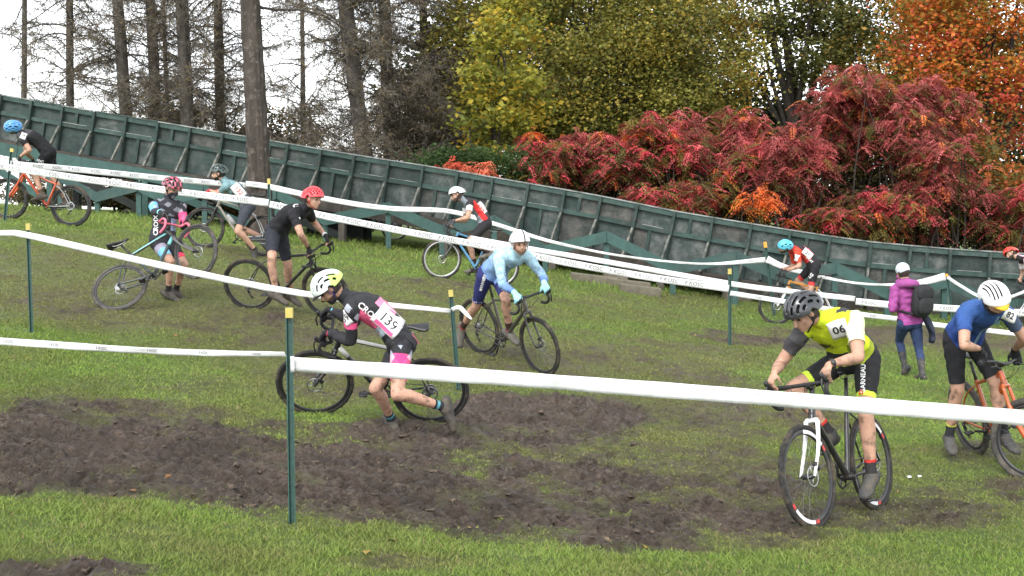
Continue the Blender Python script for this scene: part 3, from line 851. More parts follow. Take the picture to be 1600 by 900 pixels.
def bike(key, label, rear, yaw_to=None, yaw=None, roll=0.0, pitch=0.0, steer=0.0, frame=(0.02, 0.02, 0.022), fork=None, mtb=False, saddle_z=0.98, rim=None, tyre=None, wrap=None, crank=0.0, accent=None, hi=True,
         lift_rear=0.0, bottle=False, seatstay=None, wheel_r=None, matrix=None, wb=None, bar_w=None, rim_mark=False, saddle_mat=None, bar_rise=0.0, tyre_w=None):
    R = wheel_r or (0.366 if mtb else 0.346)
    wb = wb or (1.12 if mtb else 1.02)
    tw = tyre_w or (0.028 if mtb else 0.019)
    # --- placement: rear contact point, heading, lean, nose-up pitch
    if matrix is None:
        rear = np.asarray(rear, float)
        h = nrm(A(math.cos(yaw), math.sin(yaw), 0)) if yaw is not None else nrm(A(yaw_to[0] - rear[0], yaw_to[1] - rear[1], 0))
        f = rear + h * wb; f[2] = gz(f[0], f[1]); r0 = rear.copy(); r0[2] = gz(rear[0], rear[1])
        X = nrm(f - r0); Yv = nrm(np.cross(A(0, 0, 1), X)); Z = np.cross(X, Yv)
        rm = rotm(X, roll); Yv, Z = rm @ Yv, rm @ Z
        if pitch:
            rm = rotm(Yv, -pitch); hub = r0 + Z * R; X, Z = rm @ X, rm @ Z; r0 = hub - Z * R
        mat = Matrix(((X[0], Yv[0], Z[0], r0[0]), (X[1], Yv[1], Z[1], r0[1]), (X[2], Yv[2], Z[2], r0[2] - 0.020 + lift_rear), (0, 0, 0, 1)))
    else:
        mat = matrix
    root = empty('bicycle', None, label, 'bicycle', 'cyclocross bicycles', matrix=mat)
    n1 = 56 if hi else 36
    Mf = M('frame_' + key, frame, rough=0.3, var=0.1, coat=0.4, dirt=(0.09, 0.068, 0.048), dirt_lo=0.53, dirt_hi=0.68, dirt_scale=9)
    fork = fork or frame
    Mk = M('fork_' + key, fork, rough=0.3, var=0.08, coat=0.4, dirt=(0.12, 0.09, 0.065), dirt_lo=0.57, dirt_hi=0.72, dirt_scale=9)
    Mrim = rim or M_RIM; Mt = tyre or M_TYRE; Mw = wrap or M_RUBBER
    def add(name, geo, m, par=root, **k):
        return mkobj(name, geo, m, par, base=np.zeros(3), **k)
    hr = A(0, 0, R); hf = A(wb, 0, R)
    bb = A(0.425, 0, 0.285 if not mtb else 0.32)
    ha = math.radians(71.5 if not mtb else 68.0)
    sax = A(-math.cos(ha), 0, math.sin(ha)); nax = A(math.sin(ha), 0, math.cos(ha))
    a0 = hf - nax * 0.047
    fl = 0.40 if not mtb else 0.49
    crown = a0 + sax * fl; htop = a0 + sax * (fl + (0.15 if not mtb else 0.12)); clamp0 = a0 + sax * ((fl + 0.165 if not mtb else fl + 0.16) + bar_rise)
    clamp = clamp0 + nax * (0.10 if not mtb else 0.07)
    sa = math.radians(73.0)
    sdir = A(-math.cos(sa), 0, math.sin(sa))
    slen = (saddle_z - bb[2]) / math.sin(sa)
    sad = bb + sdir * slen
    sttop = bb + sdir * (0.50 if not mtb else 0.44)
    def steerp(p):
        p = np.asarray(p, float)
        return (p - a0) @ rotm(sax, steer).T + a0
    def sg(geo):
        return steerp(geo[0]), geo[1]
    # frame
    tr = 0.017 if not mtb else 0.019
    g = cat_geo(tube([sttop - sdir * 0.03, htop - sax * 0.03], [tr * 0.9, tr], 10, rad2=[tr * 0.8, tr * 1.1]),
                tube([bb, crown + sax * 0.035], [tr * 1.35, tr * 1.25], 10),
                tube([bb, sttop], [tr * 1.1, tr * 0.95], 10),
                tube([crown + sax * 0.004, htop], [0.025, 0.024], 12),
                tube([bb - A(0, 0.045, 0), bb + A(0, 0.045, 0)], 0.026, 12))
    fr = add('frame', g, Mf, sharp=50)
    st = cat_geo(*[tube(curve([bb + A(-0.03, s_ * 0.03, 0), bb + A(-0.16, s_ * 0.05, 0.01), hr + A(0, s_ * 0.066, 0)], 6), 0.010, 8) for s_ in (1, -1)],
                 *[tube(curve([sttop + A(0, s_ * 0.018, -0.05), (sttop + hr) / 2 + A(0, s_ * 0.052, 0.04), hr + A(0, s_ * 0.066, 0)], 6), 0.0075, 8) for s_ in (1, -1)])
    add('rear_stays', st, M('stay_' + key, seatstay, rough=0.3, var=0.1, coat=0.3) if seatstay else Mf)
    if accent:
        M_acc = M('accent_' + key, accent, rough=0.35, var=0.05)
        t0, t1 = htop - sax * 0.03, sttop - sdir * 0.03
        ac = cat_geo(tube([t0 + (t1 - t0) * 0.08, t0 + (t1 - t0) * 0.96], [tr * 1.06, tr * 0.96], 10, rad2=[tr * 1.16, tr * 0.9]))
        ac = (ac[0] * A(1, 1, 1) + A(0, 0, 0.004), ac[1])
        add('painted_band', ac, M_acc, fr)
        d0, d1 = crown + sax * 0.035, bb
        dd = nrm(d1 - d0); s_, u_ = frame_from(dd, (0, 1, 0))
        add('painted_band', tube([d0 + (d1 - d0) * 0.03, d0 + (d1 - d0) * 0.22], [tr * 1.32, tr * 1.36], 10), M_acc, fr)
    # down-tube lettering as a pale strip of marks
    dmid = (bb + crown) / 2; dd = nrm(crown - bb)
    for s_ in (1, -1):
        TV, TF = text_geo('IIAI', 0.01)
        w_ = A(0, s_, 0); upv = np.cross(w_, dd) * 1.0
        q = dmid + np.outer(TV[:, 0] * 0.05 * (1), dd * (-s_)) * -1 + np.outer(TV[:, 1] * 0.03, upv) + w_ * (tr * 1.4)
    # fork (steers)
    parts = []
    fw = 0.052 if not mtb else 0.062
    for s_ in (1, -1):
        top = crown + A(0, s_ * (fw * 0.82), 0) - sax * 0.01; bot = hf + A(0, s_ * fw, 0)
        midp = a0 + sax * (fl * 0.5) + A(0, s_ * fw, 0) + nax * 0.004
        parts.append(tube(curve([top, midp, bot], 6), np.linspace(0.016, 0.010, 13) if not mtb else np.concatenate([np.full(5, 0.016), np.full(8, 0.023)]), 8, rad2=np.linspace(0.019, 0.011, 13) if not mtb else None))
    parts.append(tube(curve([crown + A(0, -fw * 0.82, 0) - sax * 0.01, crown - sax * 0.004, crown + A(0, fw * 0.82, 0) - sax * 0.01], 5), 0.019, 8))
    add('fork', sg(cat_geo(*parts)), Mk)
    # wheels
    for which, c in (('front', hf), ('rear', hr)):
        w = add('wheel', (lambda G: sg(G) if which == 'front' else G)(tube([c - A(0, 0.05, 0), c - A(0, 0.028, 0), c + A(0, 0.028, 0), c + A(0, 0.05, 0)], [0.009, 0.020, 0.020, 0.009], 10)), M_BLACKP)
        f_ = sg if which == 'front' else (lambda G: G)
        ty = torus(c, (0, 1, 0), R - tw, tw, tw * 0.95, n1, 10)
        rr = np.random.default_rng(len(key) + (which == 'front'))
        V = ty[0]; dv = V - c; rad = np.hypot(dv[:, 0], dv[:, 2])
        V = V + dv / rad[:, None] * A(1, 0, 1) * np.where(rad > R - tw * 0.7, rr.uniform(-0.004, 0.004, len(V)), 0)[:, None]
        add('tyre', f_((V, ty[1])), Mt, w)
        rd = 0.016 if not rim_mark else 0.020
        add('rim', f_(torus(c, (0, 1, 0), R - 2 * tw - rd * 0.6, rd, 0.011, n1, 8)), Mrim, w, sharp=40)
        if rim_mark:
            MW_, MR_ = M('rim_print_white', (0.75, 0.75, 0.75), rough=0.4, var=0.05), M('rim_print_red', (0.55, 0.03, 0.03), rough=0.4, var=0.05)
            for a_, b_, mm in ((-88, -40, MW_), (-38, -30, MR_), (-98, -90, MR_), (92, 140, MW_), (142, 150, MR_)):
                for s_ in (1, -1):
                    an = np.radians(np.linspace(a_, b_, 14)); Vv = []
                    for q in an:
                        for rad_ in (R - 2 * tw - rd * 1.25, R - 2 * tw + 0.0):
                            Vv.append(c + A(math.cos(q) * rad_, s_ * 0.0125, math.sin(q) * rad_))
                    Ff = [[2 * i, 2 * i + 1, 2 * i + 3, 2 * i + 2] for i in range(13)]
                    add('rim_print', f_((np.array(Vv), Ff)), mm, w)
        sp = []
        for k in range(24):
            a_ = 2 * math.pi * k / 24; s_ = 1 if k % 2 else -1; q = 0.45 * (1 if (k // 2) % 2 else -1)
            e = c + A(math.cos(a_), 0, math.sin(a_)) * (R - 2 * tw - 0.02)
            sp.append(tube([c + A(math.cos(a_ + q) * 0.02, s_ * 0.026, math.sin(a_ + q) * 0.02), e], 0.0011 if hi else 0.0014, 3, caps=False))
        add('spokes', f_(cat_geo(*sp)), M_SPOKE, w)
        add('disc_rotor', f_(cat_geo(torus(c + A(0, 0.04, 0), (0, 1, 0), 0.066, 0.009, 0.001, 24, 4), *[tube([c + A(0, 0.04, 0), c + A(math.cos(q) * 0.062, 0.04, math.sin(q) * 0.062)], 0.003, 4) for q in np.arange(5) * 1.2566])), M_STEEL, w)
        if which == 'rear':
            add('sprockets', cat_geo(*[torus(c - A(0, 0.022 + 0.004 * k, 0), (0, 1, 0), 0.052 - 0.0045 * k, 0.006, 0.0012, 24, 4) for k in range(7)]), M_STEEL, w)
            add('valve_mark', obox(c + A(0, 0, -(R - 2 * tw - 0.02)), np.eye(3), (0.004, 0.004, 0.02)), M_BLACKP, w)
        else:
            add('brake_caliper', sg(obox(hf + A(-0.05, 0.048, 0.06), [A(0.6, 0, 0.8), A(0, 1, 0), A(-0.8, 0, 0.6)], (0.03, 0.014, 0.017), 0.005)), M_BLACKP, w)
    # drivetrain
    cr = add('crankset', cat_geo(torus(bb - A(0, 0.045, 0), (0, 1, 0), 0.076, 0.010, 0.0018, 32, 4), *[tube([bb - A(0, 0.045, 0), bb + A(math.cos(q) * 0.072, -0.045, math.sin(q) * 0.072)], [0.012, 0.007], 5) for q in np.arange(4) * 1.5708 + 0.6],
                                 tube([bb - A(0, 0.065, 0), bb + A(0, 0.06, 0)], 0.013, 10)), M_BLACKP)
    ped = {}
    for s_, off in ((-1, 0.0), (1, math.pi)):
        a_ = crank + off; e = bb + A(math.cos(a_) * 0.17, s_ * 0.078, math.sin(a_) * 0.17)
        add('crank_arm', tube([bb + A(0, s_ * 0.062, 0), (bb + e) / 2 + A(0, s_ * 0.034, 0), e], [0.016, 0.012, 0.011], 8, rad2=[0.009, 0.008, 0.008], up=(0, 1, 0)), M_BLACKP, cr)
        pc = e + A(0, s_ * 0.055, 0)
        add('pedal', obox(pc, np.eye(3), (0.038, 0.034, 0.010), 0.006), M_BLACKP, cr)
        ped['R' if s_ < 0 else 'L'] = pc
    ch = []
    for sg_ in (1, -1):
        ch.append(tube([bb + A(0, -0.045, sg_ * 0.084), hr + A(-0.0, -0.045, sg_ * 0.034)], 0.0045, 4, caps=False))
    add('chain', cat_geo(*ch), M_CHAIN)
    add('rear_derailleur', cat_geo(tube([hr + A(0.005, -0.055, -0.03), hr + A(0.02, -0.06, -0.085)], [0.014, 0.012], 8), tube([hr + A(0.02, -0.06, -0.085), hr + A(0.06, -0.055, -0.15)], [0.011, 0.009], 6),
                                   torus(hr + A(0.02, -0.05, -0.085), (0, 1, 0), 0.018, 0.005, 0.003, 12, 4), torus(hr + A(0.062, -0.05, -0.15), (0, 1, 0), 0.018, 0.005, 0.003, 12, 4)), M_BLACKP)
    # seat post and saddle
    add('seat_post', tube([sttop - sdir * 0.03, sad - sdir * 0.03], 0.0137, 10), M_BLACKP)
    sl = [(-0.13, 0.068, 0.028), (-0.10, 0.072, 0.03), (-0.05, 0.058, 0.027), (0.0, 0.036, 0.024), (0.05, 0.024, 0.022), (0.10, 0.019, 0.02), (0.145, 0.014, 0.014)]
    sc_ = add('saddle', tube([sad + A(x - 0.02, 0, 0.012 + (0.012 if x < -0.1 else 0)) for x, _, _ in sl], [w_ for _, w_, _ in sl], 12, rad2=[h_ * 0.7 for _, _, h_ in sl]), saddle_mat or M_SADDLE)
    add('saddle_rails', cat_geo(*[tube(curve([sad + A(0.08, s_ * 0.012, -0.005), sad + A(0.03, s_ * 0.022, -0.03), sad + A(-0.05, s_ * 0.022, -0.03), sad + A(-0.1, s_ * 0.03, -0.005)], 4), 0.0035, 5) for s_ in (1, -1)]), M_STEEL, sc_)
    # stem and bars (steer)
    add('stem', sg(cat_geo(tube([clamp0, clamp], 0.017, 10), tube([htop - sax * 0.005, clamp0 + sax * 0.018], 0.0175, 10))), M_BLACKP)
    grips = {}
    if not mtb:
        bw = (bar_w or 0.42) / 2
        dr = []
        for s_ in (1, -1):
            dr.append(curve([clamp, clamp + A(0.0, s_ * 0.06, 0), clamp + A(-0.005, s_ * bw * 0.80, 0.0), clamp + A(0.022, s_ * bw * 0.97, 0.0), clamp + A(0.075, s_ * bw, -0.012), clamp + A(0.098, s_ * bw * 1.01, -0.055),
                             clamp + A(0.07, s_ * bw * 1.03, -0.105), clamp + A(0.02, s_ * bw * 1.05, -0.13), clamp + A(-0.05, s_ * bw * 1.06, -0.138)], 6))
        hb = add('handlebar', sg(cat_geo(*[tube(c_, np.concatenate([np.full(10, 0.0135), np.full(len(c_) - 10, 0.0155)]), 8) for c_ in dr])), Mw)
        for s_ in (1, -1):
            hp = [clamp + A(0.045, s_ * bw, 0.004), clamp + A(0.09, s_ * bw, 0.012), clamp + A(0.125, s_ * bw, 0.035), clamp + A(0.135, s_ * bw, 0.06)]
            lv = add('brake_lever', sg(cat_geo(tube(curve(hp, 4), np.interp(np.linspace(0, 1, 13), [0, 0.4, 0.8, 1], [0.017, 0.019, 0.017, 0.012]), 8),
                                               tube(curve([clamp + A(0.128, s_ * bw, 0.03), clamp + A(0.145, s_ * bw * 1.0, -0.02), clamp + A(0.13, s_ * bw * 1.03, -0.09)], 4), 0.007, 6))), M_BLACKP, hb)
            k = 'L' if s_ > 0 else 'R'
            grips['hood' + k] = steerp(clamp + A(0.085, s_ * bw, 0.022)); grips['drop' + k] = steerp(clamp + A(0.06, s_ * bw * 1.03, -0.11)); grips['top' + k] = steerp(clamp + A(0.0, s_ * bw * 0.65, 0.01))
    else:
        bw = (bar_w or 0.70) / 2
        hb = add('handlebar', sg(tube(curve([clamp + A(-0.05, -bw, 0.02), clamp + A(-0.02, -bw * 0.5, 0.018), clamp + A(0, -0.05, 0), clamp + A(0, 0.05, 0), clamp + A(-0.02, bw * 0.5, 0.018), clamp + A(-0.05, bw, 0.02)], 6), 0.0135, 8)), M_BLACKP)
        for s_ in (1, -1):
            add('grip', sg(tube([clamp + A(-0.049, s_ * bw, 0.02), clamp + A(-0.035, s_ * (bw - 0.13), 0.019)], 0.017, 8)), M_RUBBER, hb)
            add('brake_lever', sg(tube(curve([clamp + A(-0.02, s_ * (bw - 0.16), 0.005), clamp + A(0.03, s_ * (bw - 0.12), -0.01), clamp + A(0.02, s_ * (bw - 0.04), -0.02)], 4), 0.007, 6)), M_BLACKP, hb)
            k = 'L' if s_ > 0 else 'R'
            grips['hood' + k] = steerp(clamp + A(-0.042, s_ * (bw - 0.06), 0.02)); grips['top' + k] = grips['hood' + k]; grips['drop' + k] = grips['hood' + k]
    # cables
    add('brake_cable', cat_geo(*[tube(curve([steerp(clamp + A(0.02, s_ * 0.1, 0.0)), steerp(clamp + A(0.09, s_ * 0.05, -0.03)), steerp(crown + nax * 0.05 + A(0, s_ * 0.02, 0.05)), crown + A(-0.04, s_ * 0.012, 0.03)], 5), 0.0028, 4) for s_ in (1, -1)]), M_BLACKP)
    if bottle:
        dd = nrm(crown - bb); u_ = nrm(np.cross(dd, A(0, -1, 0)))
        u_ = u_ if u_[2] > 0 else -u_
        p0 = bb + dd * 0.20 + u_ * 0.06
        add('water_bottle', tube([p0, p0 + dd * 0.12, p0 + dd * 0.14, p0 + dd * 0.17, p0 + dd * 0.2], [0.036, 0.036, 0.03, 0.03, 0.014], 12), M('bottle_' + key, (0.5, 0.5, 0.5), rough=0.3))
    Mw_ = np.array(mat)
    def W(p):
        return (Mw_ @ np.append(np.asarray(p, float), 1))[:3]
    BIKES[key] = dict(root=root, M=Mw_, W=W, fwd=Mw_[:3, 0], left=Mw_[:3, 1], up=Mw_[:3, 2], grips={k: W(v) for k, v in grips.items()}, pedals={k: W(v) for k, v in ped.items()}, saddle=W(sad), hubs=(W(hr), W(steerp(hf))), bb=W(bb), R=R, wb=wb, clamp=W(steerp(clamp)))
    for nm in ('hubs',):
        pass
    b = BIKES[key]
    print('BIKE', key, 'rear', proj(b['hubs'][0]).round(), 'front', proj(b['hubs'][1]).round(), 'sad', proj(b['saddle']).round(), 'hoods L/R', proj(b['grips']['hoodL']).round(), proj(b['grips']['hoodR']).round(), 'bb', proj(b['bb']).round(), 'pedL/R', proj(b['pedals']['L']).round(), proj(b['pedals']['R']).round(), 'Y', b['hubs'][0][1].round(2), 'Rpx', round(FPX * R / b['hubs'][0][1]))
    return b
D2R = math.radians
def gp(px, py):
    return on_ground(px, py)
def heading(dx, dy):
    return math.atan2(dy, dx)
# key, rear wheel contact pixel, heading in plan (x right, y away), lean (+ towards the rider's right)
bike('front', 'black bicycle with white fork under the yellow rider', gp(1372, 793), yaw=heading(-0.62, -0.79), roll=D2R(11), steer=D2R(-4), bar_rise=0.05, frame=(0.016, 0.016, 0.018), fork=(0.80, 0.80, 0.80), crank=D2R(92), rim_mark=True, saddle_z=0.99)
bike('b139', 'black bicycle leaning against runner 139, front wheel left of the post', gp(668, 658), yaw=heading(-1.0, -0.06), roll=D2R(-25), steer=D2R(4), frame=(0.018, 0.018, 0.02), accent=(0.72, 0.72, 0.70), crank=D2R(200))
bike('light', 'muddy grey bicycle pushed by the man in the pale blue top', gp(752, 551), yaw=heading(0.68, -0.73), roll=D2R(13), steer=D2R(-4), frame=(0.055, 0.05, 0.042), crank=D2R(250), tyre=M_TYRE)
bike('black', 'all black bicycle under the man in the red helmet', gp(391, 482), yaw=heading(1.0, -0.20), roll=D2R(17), steer=D2R(-12), frame=(0.016, 0.016, 0.017), crank=D2R(180), saddle_z=0.95)
bike('orange', 'orange mountain bike at the far left, ridden uphill', gp(108, 353), yaw=heading(-1.0, 0.06), frame=(0.55, 0.075, 0.02), fork=(0.62, 0.09, 0.02), mtb=True, crank=D2R(195), saddle_z=1.0, hi=False, seatstay=(0.3, 0.3, 0.3))
bike('grey', 'pale grey bicycle climbing left behind the red helmet', gp(409, 399), yaw=heading(-1.0, 0.10), frame=(0.36, 0.33, 0.28), fork=(0.02, 0.02, 0.02), crank=D2R(-50), hi=False, bottle=True, saddle_z=0.98, seatstay=(0.5, 0.5, 0.5))
bike('blue', 'light blue bicycle with silver rims before the chute', gp(776, 447), yaw=heading(-1.0, -0.15), roll=D2R(0), frame=(0.10, 0.30, 0.50), fork=(0.02, 0.02, 0.022), rim=M_RIMS, crank=D2R(-60), hi=False)
bike('white', 'orange and white bicycle ridden left by the cyan helmet', gp(1296, 511), yaw=heading(-1.0, 0.0), frame=(0.62, 0.26, 0.03), fork=(0.75, 0.75, 0.75), crank=D2R(100), hi=False, seatstay=(0.7, 0.7, 0.7))
bike('edge', 'white bicycle cut off by the right edge of the photo', gp(1671, 523), yaw=heading(-1.0, -0.0), frame=(0.6, 0.6, 0.6), fork=(0.75, 0.75, 0.75), crank=D2R(-40), hi=False)
bike('mtb', 'orange mountain bike pushed by the man in the blue jersey', gp(1524, 707), yaw=heading(0.13, -0.99), roll=D2R(13), steer=D2R(40), frame=(0.42, 0.085, 0.02), fork=(0.45, 0.09, 0.02), mtb=True, wheel_r=0.346, wb=1.04, crank=D2R(190), saddle_z=0.93, tyre=M_TYREG)
def tilted():
    """bike held nose-up and leaned away: axes from the two hub pixels and the lean"""
    r = P(187, 449, 16.3); f = lift(r, 308, 394, 1.02, -1)
    X = nrm(f - r); up0 = nrm(A(0, 0, 1) - X * X[2]); 
    Yv = nrm(np.cross(up0, X)); rm = rotm(X, D2R(-42)); Yv, Z = rm @ Yv, rm @ up0
    o = r - Z * 0.346
    m = Matrix(((X[0], Yv[0], Z[0], o[0]), (X[1], Yv[1], Z[1], o[1]), (X[2], Yv[2], Z[2], o[2]), (0, 0, 0, 1)))
    bike('teal', 'teal and black bicycle with pink bars held up on its back wheel', None, matrix=m, steer=D2R(-35), frame=(0.012, 0.03, 0.032), accent=(0.20, 0.55, 0.55), wrap=M('pink_wrap', (0.75, 0.16, 0.24), rough=0.6, var=0.1), tyre=M_TYREG, crank=D2R(215), fork=(0.10, 0.10, 0.10), saddle_z=0.99)
tilted()
# ------------------------------------------------------------------ people
M_SKIN = M('skin', (0.50, 0.29, 0.20), rough=0.55, var=0.12, scale=14, spec=0.4, bump=0.05, bscale=40)
M_SKINM = M('skin_muddy', (0.47, 0.27, 0.19), rough=0.6, var=0.15, scale=14, spec=0.35, dirt=(0.15, 0.095, 0.062), dirt_lo=0.49, dirt_hi=0.66, dirt_scale=13)
M_CLOTH = M('cloth', attr='Col', rough=0.8, var=0.2, scale=16, bump=0.5, bscale=20, spec=0.3, dirt=(0.13, 0.10, 0.075), dirt_lo=0.64, dirt_hi=0.74, dirt_scale=15)
M_SHOE = M('muddy_shoe', attr='Col', rough=0.75, var=0.3, scale=18, bump=0.4, bscale=60, dirt=(0.10, 0.082, 0.062), dirt_lo=0.46, dirt_hi=0.62, dirt_scale=14)
M_HAIR = M('hair', attr='Col', rough=0.75, var=0.4, scale=60, bump=0.6, bscale=120)
M_EYE = M('eye', (0.02, 0.014, 0.01), rough=0.2, var=0.05)
M_STRAP = M('strap', (0.015, 0.015, 0.016), rough=0.7)
M_LINER = M('helmet_liner', (0.012, 0.012, 0.013), rough=0.9)
M_BIB = M('number_bib', (0.80, 0.79, 0.78), rough=0.7, var=0.06, bump=0.15, bscale=20)
M_NUM = M('bib_ink', (0.02, 0.02, 0.022), rough=0.8)
_wr = np.random.default_rng(21)

def ik(a, b, l1, l2, hint, pref):
    d = np.linalg.norm(b - a)
    if d > 0.985 * (l1 + l2):
        k = d / (0.985 * (l1 + l2)); l1 *= k; l2 *= k
    u = (b - a) / d
    x = (l1 * l1 - l2 * l2 + d * d) / (2 * d); r = math.sqrt(max(0, l1 * l1 - x * x))
    s, v = frame_from(u)
    best = None
    for k in range(90):
        t = 2 * math.pi * k / 90
        q = a + u * x + (s * math.cos(t) + v * math.sin(t)) * r
        e = np.linalg.norm(proj(q) - np.array(hint)) * (np.linalg.norm(q - CAM) / FPX) if hint is not None else 0
        e = e - 0.12 * (nrm(q - (a + u * x)) @ pref if r > 1e-4 else 0)
        if best is None or e < best[0]:
            best = (e, q)
    return best[1]

def remesh(geo, voxel, smooth=2):
    V, F = geo
    me = bpy.data.meshes.new('tmp'); me.from_pydata(np.asarray(V).tolist(), [], [list(f) for f in F]); me.update()
    ob = bpy.data.objects.new('tmp', me); COL.objects.link(ob)
    r = ob.modifiers.new('r', 'REMESH'); r.mode = 'VOXEL'; r.voxel_size = voxel; r.adaptivity = 0
    if smooth:
        s = ob.modifiers.new('s', 'SMOOTH'); s.factor = 0.5; s.iterations = smooth
    bpy.context.view_layer.update()
    m2 = bpy.data.meshes.new_from_object(ob.evaluated_get(bpy.context.evaluated_depsgraph_get()))
    n = len(m2.vertices); co = np.empty(n * 3, np.float32); m2.vertices.foreach_get('co', co)
    no = np.empty(n * 3, np.float32); m2.vertices.foreach_get('normal', no)
    Fq = [list(p.vertices) for p in m2.polygons]
    bpy.data.objects.remove(ob); bpy.data.meshes.remove(me); bpy.data.meshes.remove(m2)
    return co.reshape(-1, 3).astype(float), no.reshape(-1, 3).astype(float), Fq

def clip_patch(V, N, T, f, off):
    """part of triangles T where f > 0, cut cleanly along f = 0, pushed out by off with a rim back to the skin"""
    pos = f > 0
    vm = {}; NV = []; src = []
    def vid(i):
        if i not in vm:
            vm[i] = len(NV); NV.append((V[i], N[i]))
        return vm[i]
    ed = {}
    def cut(i, j):
        k = (min(i, j), max(i, j))
        if k not in ed:
            t = f[i] / (f[i] - f[j]); ed[k] = len(NV); NV.append((V[i] * (1 - t) + V[j] * t, nrm(N[i] * (1 - t) + N[j] * t)))
        return ed[k]
    out = []; rim = []
    cnt = pos[T].sum(1)
    for t in T[cnt == 3]:
        out.append([vid(t[0]), vid(t[1]), vid(t[2])])
    for t in T[(cnt == 1) | (cnt == 2)]:
        p = pos[t]
        if p.sum() == 1:
            k = int(np.argmax(p)); a, b, c = t[k], t[(k + 1) % 3], t[(k + 2) % 3]
            x, y = cut(a, b), cut(a, c); out.append([vid(a), x, y]); rim.append((x, y))
        else:
            k = int(np.argmin(p)); a, b, c = t[k], t[(k + 1) % 3], t[(k + 2) % 3]
            x, y = cut(a, b), cut(a, c); out.append([x, vid(b), vid(c)]); out.append([x, vid(c), y]); rim.append((y, x))
    if not out:
        return None
    P0 = np.array([q[0] for q in NV]); N0 = np.array([q[1] for q in NV])
    o = off if np.isscalar(off) else off(P0)[:, None]
    P1 = P0 + N0 * o
    n = len(P1); base = {}
    extra = []
    for i in sorted({k for r in rim for k in r}):
        base[i] = n + len(extra); extra.append(P0[i] - N0[i] * 0.004)
    faces = out + [[a, b, base[b]] for a, b in rim] + [[a, base[b], base[a]] for a, b in rim]
    if extra:
        P1 = np.vstack([P1, np.array(extra)])
    return P1, np.array(faces)

def segdist(V, a, b, r0, r1):
    d = b - a; L2 = d @ d
    t = np.clip(((V - a) @ d) / L2, 0, 1)
    dist = np.linalg.norm(V - (a + t[:, None] * d), axis=1)
    traw = ((V - a) @ d) / L2
    return dist / (r0 + (r1 - r0) * t), traw

